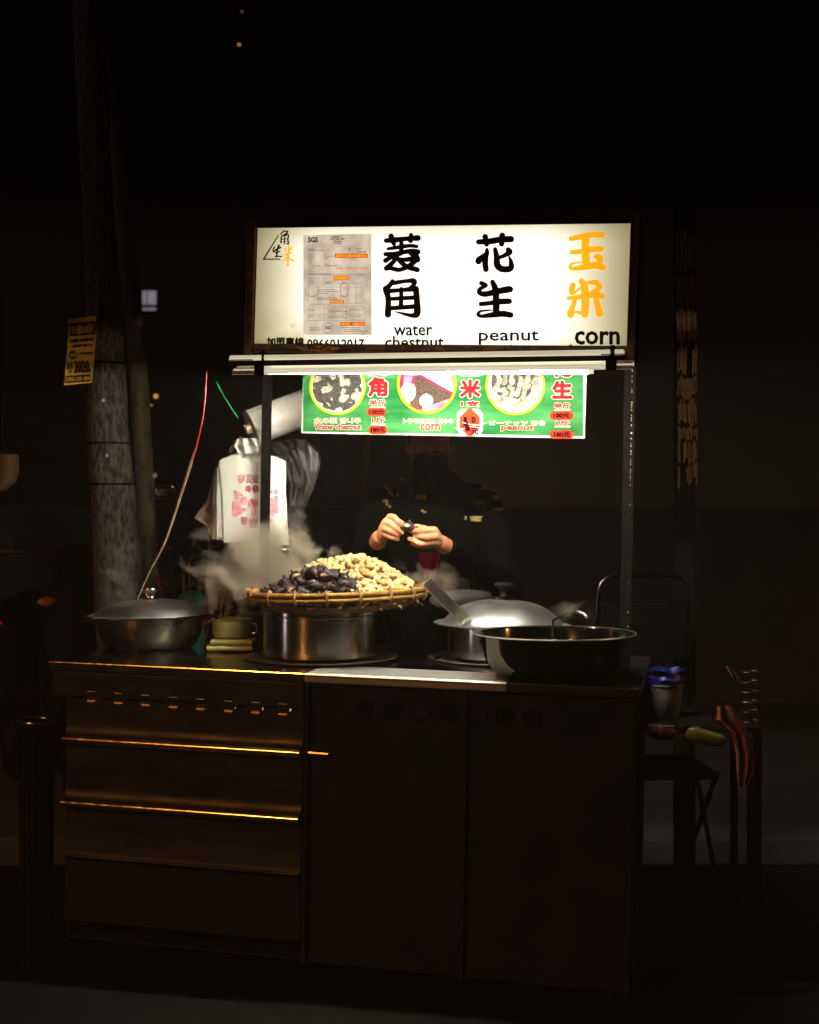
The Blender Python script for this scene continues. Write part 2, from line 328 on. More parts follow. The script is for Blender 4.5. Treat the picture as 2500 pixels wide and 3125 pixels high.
def dup(root, mw, label=None, group=None):
    r = root.copy(); COL.objects.link(r); r.matrix_world = mw
    if label: r['label'] = label
    if group: r['group'] = group
    for ch in [c for c in root.children]:
        c = ch.copy(); COL.objects.link(c); c.parent = r
        for g in [x for x in ch.children]:
            d = g.copy(); COL.objects.link(d); d.parent = c
    return r

# ------------------------------------------------------------------ flat print: text and brush strokes
_tc = {}
def text2d(body):
    if body in _tc: return _tc[body]
    c = bpy.data.curves.new('t', 'FONT'); c.body = body; c.size = 1; c.resolution_u = 2
    o = bpy.data.objects.new('t', c); COL.objects.link(o)
    dg = bpy.context.evaluated_depsgraph_get(); ev = o.evaluated_get(dg); me = ev.to_mesh()
    vs = [(v.co.x, v.co.y) for v in me.vertices]; fs = [tuple(p.vertices) for p in me.polygons]; ev.to_mesh_clear()
    bpy.data.objects.remove(o); bpy.data.curves.remove(c)
    x0 = min(v[0] for v in vs); x1 = max(v[0] for v in vs); y0 = min(v[1] for v in vs); y1 = max(v[1] for v in vs)
    vs = [((x-x0)/(x1-x0 or 1), (y-y0)/(y1-y0 or 1)) for x, y in vs]
    _tc[body] = (vs, fs); return vs, fs
class Print:                                    # draws flat print in a frame's plane v = const, in photo pixels
    def __init__(s, F, v, base): s.F = F; s.v = v; s.b = Vector(base); s.mb = MB(); s.k = 0
    def pt(s, x, y, dv=0): return s.F.hit(x, y, s.v-dv) - s.b
    def text(s, rect, body, bold=0, slope=0, skew=0, dv=0, mirror=False):
        x0, y0, x1, y1 = rect; vs, fs = text2d(body)
        sh = [(0, 0)]
        if bold: sh += [(bold*math.cos(a*math.pi/4), bold*math.sin(a*math.pi/4)) for a in range(8)]
        for i, (ax, ay) in enumerate(sh):
            s.mb.add([s.pt(x0+(x1-x0)*x+ax+skew*y*(y1-y0), y1-(y1-y0)*y+slope*(x1-x0)*x+ay, dv+i*.00006) for x, y in vs], fs)
        return s
    def stroke(s, pts, k=1.0, off=(0, 0)):
        P3 = [Vector(((p[0])*k+off[0], (p[1])*k+off[1], p[2]*k/2)) for p in pts]
        Q = [2*P3[0]-P3[1]] + P3 + [2*P3[-1]-P3[-2]]; o = []
        for i in range(1, len(Q)-2):
            for j in range(6):
                t = j/6; a, b, c, d = Q[i-1], Q[i], Q[i+1], Q[i+2]
                o.append(.5*((2*b)+(c-a)*t+(2*a-5*b+4*c-d)*t*t+(3*b-a-3*c+d)*t**3))
        o.append(P3[-1]); n = len(o); L_ = []; R_ = []
        for i, q in enumerate(o):
            t = (o[min(i+1, n-1)]-o[max(i-1, 0)]); t = Vector((t.x, t.y)).normalized(); w = max(q.z, .3)
            L_.append((q.x-t.y*w, q.y+t.x*w)); R_.append((q.x+t.y*w, q.y-t.x*w))
        s.k += 1; dv = s.k*.00004
        s.mb.add([s.pt(*x, dv) for x in L_]+[s.pt(*x, dv) for x in R_], [(i, i+1, n+i+1, n+i) for i in range(n-1)])
        for q in (o[0], o[-1]) + tuple(o[6*i] for i in range(1, len(P3)-1)):
            s.k += 1; dv = s.k*.00004
            s.mb.poly([s.pt(q.x+max(q.z, .3)*math.cos(a*.4488), q.y+max(q.z, .3)*math.sin(a*.4488), dv) for a in range(14)])
        return s
    def poly(s, pts, dv=0): s.mb.poly([s.pt(x, y, dv) for x, y in pts]); return s
    def rect(s, x0, y0, x1, y1, dv=0, sl=0): return s.poly([(x0, y0), (x0, y1), (x1, y1+sl*(x1-x0)), (x1, y0+sl*(x1-x0))], dv)
    def blob(s, x, y, rx, ry, dv=0, n=18, wob=0, seed=0, rot=0):
        q = []
        for k in range(n):
            a = 2*math.pi*k/n; w = 1+wob*noise.noise(Vector((math.cos(a)*1.5+seed, math.sin(a)*1.5, seed*.7)))*2
            X, Y = rx*w*math.cos(a), ry*w*math.sin(a); q.append((x+X*math.cos(rot)-Y*math.sin(rot), y+X*math.sin(rot)+Y*math.cos(rot)))
        return s.poly(q, dv)
    def ring(s, x, y, r0, r1, dv=0, n=48, sq=1.0):
        vs = [s.pt(x+r*math.cos(2*math.pi*k/n), y+r*sq*math.sin(2*math.pi*k/n), dv) for r in (r0, r1) for k in range(n)]
        s.mb.add(vs, [(k, (k+1) % n, n+(k+1) % n, n+k) for k in range(n)]); return s
    def build(s, name, m, parent, label=None): return obj(name, s.mb, m, parent, smooth=0, label=label)
def sheet(rows, d, nx=14, ny=18, th=0):
    """cloth or film: rows = [(xL,yL,xR,yR)] in photo pixels from top to bottom, d(s,t) its distance from the camera"""
    mb = MB(); vs = []
    for j in range(ny+1):
        t = j/ny*(len(rows)-1); i = min(int(t), len(rows)-2); f = t-i; f = f*f*(3-2*f)*.5+f*.5
        a = [rows[i][k]*(1-f)+rows[i+1][k]*f for k in range(4)]
        for k in range(nx+1):
            q = k/nx; vs.append(P(a[0]*(1-q)+a[2]*q, a[1]*(1-q)+a[3]*q, d(q, j/ny)))
    mb.add(vs, [(j*(nx+1)+k, (j+1)*(nx+1)+k, (j+1)*(nx+1)+k+1, j*(nx+1)+k+1) for j in range(ny) for k in range(nx)])
    return mb
def localise(mb, o):
    iv = o.matrix_world.inverted(); mb.v = [iv @ q for q in mb.v]; return mb
def rel(T, F): return F.loc(T.matrix_world.translation)
# ------------------------------------------------------------------ setting
g = MB(); g.add([(-24, -14, 0), (24, -14, 0), (24, 40, 0), (-24, 40, 0)], [(0, 1, 2, 3)]); obj('road', g, 'asphalt', smooth=0, kind='structure')
k = MB(); k.box((-23.9, 1.35, .004), (23.9, 5.2, .12)); obj('pavement', k, 'concrete', smooth=0, kind='structure', bevel=.012)
wl = MB(); wl.box((-23.8, 5.3, 0), (23.8, 5.5, 1.44)); wl.box((-23.8, 5.27, 1.44), (23.8, 5.53, 1.49))
tag(obj('added_back_wall', wl, 'back_wall', smooth=0), 'long low dark wall added along the far side of the pavement to lift the background', 'wall')  # wall added to fill the black background with lamp-lit tone
# far building with a lit window
T = thing('building', 'dark plastered apartment house with one small lit window, far behind the poles', 'building', (-9.5, 26, 0))
b = MB(); b.box((-6, 0, 0), (10, .3, 7.2)); b.box((-6.1, -.15, 7.2), (10.1, .5, 7.5)); b.box((-6, .3, 0), (-5.7, 8, 7.2)); b.box((9.7, .3, 0), (10, 8, 7.2)); obj('wall', b, 'wall_far', T, 0)
def farwin(x0, y0, x1, y1):
    d = 29.9; a = P(x0, y1, d)-T.location; c = P(x1, y0, d)-T.location; f = MB()
    for q0, q1 in (((a.x-.05, -.06, a.z-.05), (c.x+.05, 0, a.z)), ((a.x-.05, -.06, c.z), (c.x+.05, 0, c.z+.05)), ((a.x-.05, -.06, a.z), (a.x, 0, c.z)), ((c.x, -.06, a.z), (c.x+.05, 0, c.z))): f.box(q0, q1)
    w = obj('window', f, 'black_plastic', T, 0); p = MB(); p.box((a.x, -.03, a.z), (c.x, -.01, c.z)); return w, p
w, p = farwin(433, 886, 476, 929); f = MB()
obj('pane', p, 'window_lit', w, 0)
a = P(443, 929, 29.8)-T.location; b2 = P(446, 886, 29.8)-T.location; f.box((a.x, -.055, a.z), (b2.x, -.032, b2.z)); obj('mullion', f, 'black_plastic', w, 0)
w, p = farwin(433, 938, 476, 946); obj('pane', p, 'window_lit', w, 0)
w, p = farwin(259, 833, 275, 837); obj('pane', p, 'window_lit', w, 0)
def bulb(px, py, d, r, label):
    o = P(px, py, d); T = thing('wall_lamp', label, 'lamp', o); m = MB(); m.ball((0, 0, 0), r, 12, 8); obj('bulb', m, 'bulb', T); m = MB(); m.tube([(0, 0, r*.7), (0, 0, r*3)], r*.5, 8); m.tube([(0, 0, r*3), (0, .3, r*3)], r*.3, 6); obj('holder', m, 'black_plastic', T)
bulb(476, 1209, 14, .024, 'small orange lamp glowing just beside the thinner mossy pole')
bulb(462, 1237, 14, .010, 'tiny dim orange lamp just below the small glowing one by the mossy pole')
bulb(730, 136, 24, .022, 'tiny orange lamp high in the black sky above the stall')
bulb(738, 36, 24, .010, 'faintest orange speck of a lamp near the top edge of the sky')

# street lamps and shop across the road (they light the cart front)
def street_lamp(x, y, h, power, col, label, rz):
    T = thing('street_lamp', label, 'street lamp', (x, y, 0), Matrix.Rotation(rz, 3, 'Z'))
    m = MB(); m.tube([(0, 0, 0), (0, 0, h)], [.09, .05], 12); m.tube([(0, 0, h), (.3, 0, h+.22), (.8, 0, h+.28)], [.04, .035, .03], 10); obj('pole', m, 'black_paint', T)
    m = MB(); m.box((.7, -.13, h+.2), (1.25, .13, h+.32)); m.box((.7, -.13, h+.13), (.72, .13, h+.2)); m.box((1.23, -.13, h+.13), (1.25, .13, h+.2)); m.box((.72, -.13, h+.13), (1.23, -.11, h+.2)); m.box((.72, .11, h+.13), (1.23, .13, h+.2)); obj('lamp_head', m, 'black_paint', T, 0, bevel=.03)
    mm = mat('sodium_lens', (.9, .6, .3), .3, emit=col, es=25); m = MB(); m.box((.78, -.1, h+.17), (1.17, .1, h+.198)); obj('lens', m, mm, T, 0)
    ld = bpy.data.lights.new('lamp_light', 'SPOT'); ld.spot_size = R(151); ld.spot_blend = .3; ld.energy = power; ld.color = col; ld.shadow_soft_size = .11
    lo = bpy.data.objects.new('lamp_light', ld); COL.objects.link(lo); lo.parent = T; lo.location = (.98, 0, h+.03)
street_lamp(-5.7, -6.7, 4.6, LAMP_POWER, (1, .41, .10), 'sodium street lamp on the near side of the road, in front of the cart', 0)
street_lamp(8.6, -1.6, 4.6, LAMP2_POWER, (1, .48, .18), 'second sodium street lamp along the road beyond the bamboo pillar', R(180))
T = thing('shop_sign', 'tall mauve-white lit shop sign standing beside the road', 'shop sign', (-8.2, -2.5, 0), Matrix.Rotation(R(-75), 3, 'Z'))
m = MB(); m.box((-.21, -.08, .061), (.21, .08, 2.06)); obj('sign_case', m, 'black_paint', T, 0)
mm = mat('shop_glow', (.8, .7, .8), .4, emit=(1, .84, .95), es=SHOP); m = MB()
for s in (-1, 1): m.box((-.17, s*.084-.003, .10), (.17, s*.084+.003, 2.0))
obj('lit_face', m, mm, T, 0)
m = MB(); m.box((-.45, -.2, 0), (.45, .2, .06)); obj('foot', m, 'black_paint', T, 0)

# ------------------------------------------------------------------ the cart
T = thing('food_cart', 'long stainless steel food cart with round vents and glossy rails along its front', 'food cart', C.o, C.m3)
UE = 1.80; UM = C.hit(928, 2060, 0).x; DV = .84; GZ = -C.o.z/C.w.z; UB = C.hit(1545, 2075, 0).x
def bar(name, prof, u0, u1, m, parent, smooth=40):     # a (v,w) section swept along the front
    n = len(prof); x = MB(); x.add([(u, v, w) for u in (u0, u1) for v, w in prof], [(i, i+1, n+i+1, n+i) for i in range(n-1)]); return obj(name, x, m, parent, smooth)
m = MB(); m.box((0.002, .006, -.028), (UM-.002, DV, 0)); obj('worktop', m, 'worktop', T, 0, bevel=.003, label='dark mirror-like worktop over the burner end')
m = MB(); m.box((UM+.001, .2105, -.028), (UB, DV, .0002)); obj('worktop', m, 'worktop', T, 0, bevel=.002, label='dark mirror-like rear worktop under the pots')
m = MB(); m.box((UM+.001, .004, -.028), (UB, .21, .0006)); obj('worktop', m, 'worktop_bright', T, 0, bevel=.004, label='brighter front strip of the worktop before the big pots')
m = MB(); m.box((UB+.001, .004, -.028), (UE, DV, .0006)); obj('worktop', m, 'unlit_top', T, 0, bevel=.004, label='worktop end under the open bowl, coloured black as unlit')
m = MB(); m.tube([(0, .004, -.003), (UM-.002, .004, -.003)], .0045, 10); obj('edge_bead', m, 'rail', T)
m = MB(); m.tube([(UM+.001, .003, -.004), (UB, .003, -.004)], .005, 10); obj('edge_bead', m, 'steel_lid', T)
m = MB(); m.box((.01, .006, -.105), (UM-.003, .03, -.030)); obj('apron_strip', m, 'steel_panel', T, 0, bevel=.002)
x0 = .055
def front(w0, w1, fl):        # sheet that flares out to a rolled rail at its foot
    q = [(.016, w0)]
    for i in range(9):
        t = i/8; q.append((.016-.020*t**3, w1+fl*(1-t)))
    return q
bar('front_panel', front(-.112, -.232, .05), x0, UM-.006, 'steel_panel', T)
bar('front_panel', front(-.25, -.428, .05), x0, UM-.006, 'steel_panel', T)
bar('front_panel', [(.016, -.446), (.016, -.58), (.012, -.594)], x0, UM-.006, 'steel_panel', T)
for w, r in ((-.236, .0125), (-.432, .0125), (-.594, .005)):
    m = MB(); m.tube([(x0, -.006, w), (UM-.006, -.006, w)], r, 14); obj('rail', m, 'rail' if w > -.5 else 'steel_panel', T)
m = MB(); m.box((x0, .02, -.80), (UM-.006, .024, -.60)); obj('front_panel', m, 'cabinet', T, 0)
m = MB(); m.box((UM, .03, -.86), (UE-.02, .036, -.03)); obj('cabinet_front', m, 'cabinet', T, 0)
for u0, u1 in ((UM, UM+.012), (1.3, 1.312), (UE-.03, UE-.015)):
    m = MB(); m.box((u0, .012, -.86), (u1, .0295, -.031)); obj('frame_strip', m, 'cabinet', T, 0, bevel=.001)
m = MB(); m.tube([(UM+.014, .012, -.236), (UM+.075, .012, -.237)], .006, 8); obj('latch_bar', m, 'rail', T)
m = MB(); m.box((x0, DV-.02, -.86), (UE-.02, DV-.012, -.03)); m.box((x0, .037, -.86), (x0+.006, DV-.021, -.03)); m.box((UE-.026, .037, -.86), (UE-.02, DV-.021, -.03)); m.box((x0+.007, .037, -.86), (UE-.027, DV-.021, -.853)); obj('cabinet_body', m, 'cabinet', T, 0)
# round vents
V = [(283, 2118), (365, 2124), (448, 2130), (532, 2136), (615, 2142), (700, 2148), (783, 2152), (866, 2157)]
V += [(1112, 2163), (1200, 2168), (1286, 2173), (1372, 2178), (1458, 2183), (1542, 2188), (1626, 2192)]
vent0 = None
for i, (px, py) in enumerate(V):
    h = C.hit(px, py, .016 if i < 8 else .03); v0 = .0145 if i < 8 else .029
    if vent0 is None:
        rx = Matrix.Rotation(R(90), 3, 'X'); m = MB(); m.torus((0, 0, 0), .0275, .0016, 40, 8, rx); m.torus((0, -.003, 0), .0245, .0011, 40, 8, rx)
        ring = m.mesh('vent'); m = MB(); m.lathe([(.0, -.001), (.026, -.001)], 32, rot=rx); hole = m.mesh('vent_hole', 0)
        lips = []
        for s in (-1, 1): m = MB(); m.add([(-.013, 0, s*.0155), (.013, 0, s*.0155), (.013, -.0075, s*.0155-.0025), (-.013, -.0075, s*.0155-.0025), (.013, -.009, s*.0155-.0065), (-.013, -.009, s*.0155-.0065)], [(0, 1, 2, 3), (3, 2, 4, 5)]); lips.append(m.mesh('lip', 0))
        vent0 = 1
    o = obj('vent', ring, 'chrome' if i < 8 else 'black_paint', T, loc=(h.x, v0, h.z)); obj('vent_hole', hole, 'cabinet_in', o); [obj('lip', lp_, 'lip' if i < 8 else 'cabinet', o) for lp_ in lips]
for u in (.2, .95, 1.65):
    m = MB(); m.torus((u, .12, GZ+.085), .07, .016, 28, 10, Matrix.Rotation(R(90), 3, 'X')); wh = obj('wheel', m, 'tyre', T)
    m = MB(); m.lathe([(.0, -.012), (.056, -.012), (.056, .012), (.0, .012)], 24, (u, .12, GZ+.085), rot=Matrix.Rotation(R(90), 3, 'X')); obj('rim', m, 'black_paint', wh)
    m = MB(); m.box((u-.02, .09, GZ+.1), (u+.02, .098, -.861)); m.box((u-.02, .142, GZ+.1), (u+.02, .15, -.861)); obj('fork', m, 'black_paint', T, 0)
# posts at the back, arms that carry the sign
def post(px, d, top, bottom, parent):
    a = C.loc(P(px, bottom, d)); v = a.y; u = a.x; s = .0175; w0 = .001
    wt = C.loc(P(px, top, d)).z; m = MB(); m.box((u-s, v-.003, w0), (u+s, v, wt)); m.box((u-s, v+.0005, w0), (u-s+.003, v+.034, wt))
    o = obj('post', m, 'black_paint', parent, 0, bevel=.0006)
    c = MB(); q = random.Random(int(px)); w = w0+.1
    while w < wt:
        hh = q.uniform(.003, .006); ww = q.uniform(.001, .0035)
        if q.random() < .75: c.box((u+.006-ww*.3, v-.0042, w), (u+.006+ww, v-.0032, w+hh))
        w += .008 if (w > .55) else q.uniform(.012, .05)
    x = obj('slot_glints', c, 'chrome' if px < 1000 else 'pale_ink', o, 0, kind='stuff'); return u, v, wt  # pale chips painted in as glints along the slot edges
pl = post(808, 4.40, 1085, 1665, T); pr = post(1915, 4.05, 1090, 1600, T)
for px, py, d, fx, fd in ((808, 1122, 4.40, 792, 3.94), (1915, 1112, 4.05, 1866, 3.68)):
    m = MB(); m.tube([C.loc(P(px, py, d-.02)), C.loc(P(fx, py, fd))], .009, 8); obj('arm', m, 'black_paint', T)
m = MB(); m.box((pl[0]+.02, pl[1]+.002, pl[2]-.03), (pr[0]-.02, pl[1]+.026, pl[2]-.006)); obj('cross_bar', m, 'black_paint', T, 0)

# ------------------------------------------------------------------ lit sign
T = thing('sign_box', 'lit white sign box in a rusty frame, with big black and orange characters', 'sign', S.o, S.m3)
base = Vector((0, 0, 0))
tl_ = S.hit(780, 697); tr_ = S.hit(1925, 681); br_ = S.hit(1925, 1053)
SW, SH = tr_.x, (tl_.z+tr_.z)/2
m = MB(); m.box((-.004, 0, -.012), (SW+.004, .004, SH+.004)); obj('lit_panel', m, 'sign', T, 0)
m = MB(); m.box((-.03, .0045, -.03), (SW+.03, .12, SH+.02)); obj('box_body', m, 'black_paint', T, 0)
def upright(xa, xb, zt, zb):
    m = MB(); m.box((xa, -.016, zb), (xb, .11, zt)); m.box((xa-.001, -.0185, zb+.002), (xa+.004, -.0162, zt-.002)); return m
a = S.hit(757, 672, -.016); b = S.hit(779, 672, -.016); obj('side_frame', upright(a.x, b.x, a.z, -.03), 'rust', T, 0, bevel=.001)
a = S.hit(1927, 650, -.016); b = S.hit(1951, 650, -.016); obj('side_frame', upright(a.x, b.x, a.z, -.035), 'rust', T, 0, bevel=.001)
m = MB(); m.box((-.001, -.014, SH), (SW+.001, .11, SH+.012)); obj('top_frame', m, 'black_paint', T, 0)
m = MB(); m.box((-.001, -.014, -.026), (SW+.001, .03, .0)); m.box((-.001, -.019, -.027), (SW+.001, -.0142, -.022)); obj('bottom_frame', m, 'rust', T, 0)
for px, py, w_, h_ in ((972, 1054, 14, 34), (1742, 1056, 12, 26), (1560, 1052, 5, 10), (1430, 1053, 5, 10)):
    a = S.hit(px, py, -.016); m = MB(); m.ball((a.x, -.017, a.z-.002), (w_/2e3, .003, h_/4e3), 10, 6); obj('rust_blister', m, 'rust', T)
pr_ = Print(S, -.0195, base)
for i in range(46):
    t = rnd.random(); x = 915+t*115+rnd.uniform(-8, 8); pr_.blob(x, 1062+rnd.uniform(-6, 9)*(1-abs(t-.4)), rnd.uniform(3, 12), rnd.uniform(1, 3.4), i*.00003, 9, .3, i)
pr_.build('rust_flakes', 'rust_bright', T)['kind'] = 'stuff'
Z1 = 620/1725; O1 = (740, 640); Z2 = 640/1725; O2 = (1340, 640)
ling = [[(1220, 262, 36), (1300, 256, 42), (1400, 246, 36), (1490, 240, 46)], [(1262, 225, 42), (1275, 262, 44), (1287, 290, 34)], [(1432, 214, 32), (1428, 262, 40)],
 [(1236, 332, 24), (1330, 318, 32), (1420, 306, 30), (1480, 312, 28)], [(1350, 285, 34), (1348, 370, 36)], [(1215, 378, 34), (1300, 372, 32), (1420, 352, 38), (1490, 358, 42)],
 [(1335, 382, 26), (1265, 402, 34), (1215, 432, 38)], [(1425, 372, 30), (1478, 398, 40), (1488, 425, 44)], [(1312, 398, 34), (1282, 442, 36), (1222, 498, 40)],
 [(1290, 415, 36), (1370, 425, 34), (1470, 418, 44), (1422, 472, 38), (1335, 510, 34), (1255, 495, 36), (1225, 500, 34)], [(1335, 438, 32), (1395, 482, 40), (1485, 510, 40)]]
jiao = [[(1275, 608, 34), (1245, 648, 38), (1212, 670, 38)], [(1285, 622, 36), (1390, 606, 30), (1455, 606, 44), (1452, 640, 34), (1418, 668, 26)], [(1220, 680, 50), (1238, 760, 42), (1236, 890, 50)],
 [(1230, 692, 38), (1350, 682, 32), (1465, 672, 44)], [(1474, 672, 46), (1482, 780, 48), (1482, 880, 54), (1440, 898, 34), (1370, 884, 22), (1300, 866, 8)],
 [(1350, 672, 30), (1346, 820, 36)], [(1245, 758, 30), (1455, 746, 34)], [(1245, 838, 34), (1460, 822, 36)]]
hua = [[(325, 265, 38), (420, 260, 46), (500, 246, 46), (592, 242, 48)], [(380, 222, 42), (392, 285, 36)], [(520, 212, 44), (515, 282, 40)],
 [(395, 328, 26), (388, 368, 42), (332, 412, 50), (325, 425, 46)], [(385, 385, 40), (380, 440, 44), (386, 490, 42)], [(462, 325, 32), (474, 390, 44), (480, 455, 50), (520, 488, 48), (588, 482, 46), (592, 430, 34), (578, 390, 16)],
 [(570, 330, 40), (580, 350, 44), (535, 378, 32), (488, 396, 28)]]
sheng = [[(348, 604, 34), (388, 622, 28), (340, 650, 30), (332, 680, 36), (380, 694, 42), (480, 672, 46), (565, 656, 50), (585, 655, 46)], [(440, 594, 36), (462, 650, 48), (470, 740, 50), (470, 860, 50)],
 [(345, 776, 34), (420, 768, 34), (500, 756, 44), (578, 753, 42)], [(440, 826, 8), (395, 828, 14), (340, 836, 18), (322, 860, 28), (350, 876, 26), (430, 866, 40), (520, 856, 46), (590, 866, 42)]]
yu = [[(1085, 238, 34), (1170, 222, 42), (1260, 206, 42), (1342, 208, 48)], [(1205, 230, 56), (1206, 340, 58), (1210, 455, 58)], [(1092, 350, 34), (1180, 342, 36), (1260, 326, 44), (1332, 322, 46)],
 [(1285, 384, 30), (1322, 398, 50), (1322, 425, 46), (1300, 448, 34)], [(1190, 432, 8), (1110, 440, 16), (1078, 465, 24), (1095, 485, 26), (1180, 474, 44), (1280, 458, 52), (1350, 476, 46)]]
mi = [[(1102, 622, 42), (1090, 662, 42), (1098, 688, 30), (1140, 662, 16), (1180, 632, 16)], [(1172, 588, 42), (1198, 640, 54), (1204, 760, 60), (1200, 860, 54)],
 [(1225, 600, 26), (1290, 598, 42), (1320, 632, 42), (1292, 664, 40), (1235, 690, 18)], [(1066, 728, 28), (1130, 722, 34), (1220, 706, 44), (1300, 700, 42), (1342, 712, 46)],
 [(1118, 735, 34), (1106, 785, 36), (1080, 850, 48), (1088, 868, 40), (1118, 842, 18), (1165, 850, 30)], [(1290, 728, 40), (1306, 790, 48), (1322, 855, 58)]]
for nm, st, mm, z, o in (('ling', ling, 'black_ink', Z1, O1), ('jiao', jiao, 'black_ink', Z1, O1), ('hua', hua, 'black_ink', Z2, O2), ('sheng', sheng, 'black_ink', Z2, O2), ('yu', yu, 'sign_orange', Z2, O2), ('mi', mi, 'sign_orange', Z2, O2)):
    p = Print(S, -.0006, base)
    for s in st: p.stroke([(a_, b_, c_*1.13) for a_, b_, c_ in s], z, o)
    p.build('lettering', mm, T)
def line(body, rect, m='black_ink', bold=.5, slope=-.004, parent=T, v=-.0006, F=S, b=base, name='lettering', skew=0): return Print(F, v, b).text(rect, body, bold, slope, skew).build(name, m, parent)
line('water', (1203, 994, 1319, 1024), bold=.9); line('chestnut', (1176, 1026, 1354, 1062), bold=.9); line('peanut', (1462, 1011, 1644, 1051), bold=.9); line('corn', (1756, 1012, 1890, 1050), bold=2.2, slope=.003)
line('加盟專線', (815, 1030, 927, 1060), bold=1.3, slope=.0); line('0966012017', (938, 1036, 1111, 1062), bold=1.0, slope=.0)
# logo: brush strokes in a triangle corner
ZL = 180/1725; OL = (760, 680)
lg = [[(1030, 240, 40), (970, 290, 36), (915, 335, 34)], [(1000, 245, 30), (1130, 250, 46), (1080, 320, 44), (960, 395, 34)], [(960, 385, 40), (940, 500, 44), (935, 585, 44)], [(960, 395, 30), (1060, 365, 36), (1150, 350, 44), (1140, 480, 44), (1150, 610, 50), (1095, 600, 20)],
 [(1050, 380, 34), (1035, 620, 38)], [(960, 480, 26), (1130, 470, 26)], [(960, 560, 20), (1100, 540, 22)],
 [(745, 710, 44), (710, 790, 40), (725, 845, 46), (800, 780, 44), (930, 720, 44)], [(880, 660, 60), (840, 760, 56), (820, 880, 50), (815, 990, 50)], [(770, 880, 34), (900, 840, 40)], [(775, 985, 44), (860, 980, 34), (950, 985, 44)]]
p = Print(S, -.0006, base)
for s in lg: p.stroke(s, ZL, OL)
p.stroke([(858, 372, 30), (640, 720, 38), (430, 1065, 44)], ZL, OL); p.stroke([(430, 1062, 36), (900, 1062, 36)], ZL, OL); p.build('logo_mark', 'black_ink', T)
p = Print(S, -.0006, base)
for s in [[(1165, 690, 56), (1160, 800, 44), (1145, 960, 60), (1140, 1130, 56), (1140, 1245, 60)], [(1060, 750, 56), (1085, 850, 40)], [(1250, 730, 56), (1180, 810, 46)], [(1050, 955, 40), (1140, 900, 50), (1240, 865, 44)], [(1120, 1000, 50), (1060, 1080, 44), (985, 1140, 30)], [(1160, 1000, 40), (1220, 1080, 44), (1330, 1110, 40)]]: p.stroke(s, ZL, OL)
p.build('logo_mark', 'sign_orange', T)
# notice on the sign
n_ = MB(); q = [S.hit(*x, -.0008) for x in ((926, 717), (926, 1022), (1135, 1022), (1134, 713))]; n_.poly(q); n_.poly([x+Vector((0, -.0006, 0)) for x in q]); n_.add([x+Vector((0, dy, 0)) for x in q for dy in (0, -.0006)], [(0, 1, 3, 2), (2, 3, 5, 4), (4, 5, 7, 6), (6, 7, 1, 0)])
M['paper_lit'] = mat('notice_paper', (.3, .27, .23), .8, emit=(.62, .50, .385), es=.62, n2=(.24, .2, .15), ns=9)
nt_ = M['paper_lit'].node_tree; bb = nt_.nodes['Principled BSDF']; zz = nt_.nodes.new('ShaderNodeTexNoise'); zz.inputs['Scale'].default_value = 22; zz.inputs['Detail'].default_value = 9
cc = nt_.nodes.new('ShaderNodeTexCoord'); nt_.links.new(cc.outputs['Object'], zz.inputs['Vector']); r_ = nt_.nodes.new('ShaderNodeMapRange'); r_.inputs[1].default_value = .3; r_.inputs[2].default_value = .7; r_.inputs[3].default_value = .72; r_.inputs[4].default_value = 1.35; nt_.links.new(zz.outputs[0], r_.inputs[0]); nt_.links.new(r_.outputs[0], bb.inputs['Emission Strength'])
NO = obj('notice', n_, 'paper_lit', T, 0, label='grey inspection report pasted on the lit panel')
def nl(body, rect, m='black_ink', bold=.3): return line(body, rect, m, bold, 0, NO, -.0017)
nl('SGS', (941, 724, 970, 739), bold=.9); nl('食品實驗室-台北', (1012, 721, 1048, 725), 'brown_ink', .1); nl('FOOD LAB-TAIPEI', (1007, 727, 1051, 732), 'black_ink', .2); nl('測試報告', (1018, 735, 1044, 739), 'brown_ink', .1); nl('Test Report', (1020, 741, 1044, 745), 'brown_ink', .1)
nl('SGS', (992, 995, 1011, 1005), 'black_ink', .4)
for rect, body, mm in (((1023, 774, 1122, 787), '嘉明花生專用檢驗報告', 'label_red'), ((1018, 842, 1064, 854), '防腐劑檢驗', 'label_orange'), ((1006, 916, 1050, 925), '漂白劑檢驗', 'label_orange'), ((1039, 983, 1114, 994), '業界唯一檢驗合格', 'label_red')):
    Print(S, -.0016, base).rect(*rect).build('label_strip', mm, NO); line(body, (rect[0]+3, rect[1]+2, rect[2]-3, rect[3]-2), 'label_yellow', .3, 0, NO, -.0019)
nl('有效期：112年11月-113年11月', (1024, 816, 1121, 822), 'label_orange', .15)
p = Print(S, -.0017, base)
for y, a, w_ in [(760, 941, 18), (765, 941, 46), (777, 941, 14), (783, 941, 14), (789, 941, 20), (795, 941, 14), (801, 941, 12), (806, 941, 14), (812, 941, 36), (818, 941, 22), (824, 941, 14), (830, 941, 16), (836, 941, 68), (777, 990, 6), (782, 990, 30), (788, 990, 12), (806, 990, 14), (811, 990, 40), (849, 941, 12), (855, 941, 11), (861, 941, 14), (860, 992, 16), (884, 972, 50), (889, 972, 64), (895, 972, 30), (909, 972, 54), (914, 972, 60), (930, 944, 64), (946, 1000, 46), (951, 1000, 60), (955, 1000, 24), (965, 1000, 50), (970, 1000, 60), (946, 942, 20), (966, 942, 16), (946, 1066, 40), (965, 1066, 38), (1000, 942, 30), (1005, 942, 38), (1010, 946, 24), (1000, 1040, 60), (1006, 1050, 50), (1011, 1050, 74), (758, 1060, 12), (763, 1060, 12), (758, 1085, 22), (763, 1085, 16)]:
    x = a
    while x < a+w_: g_ = rnd.uniform(1.1, 2.6); p.rect(x, y-1.0, x+g_*.8, y+1.0); x += g_+.5
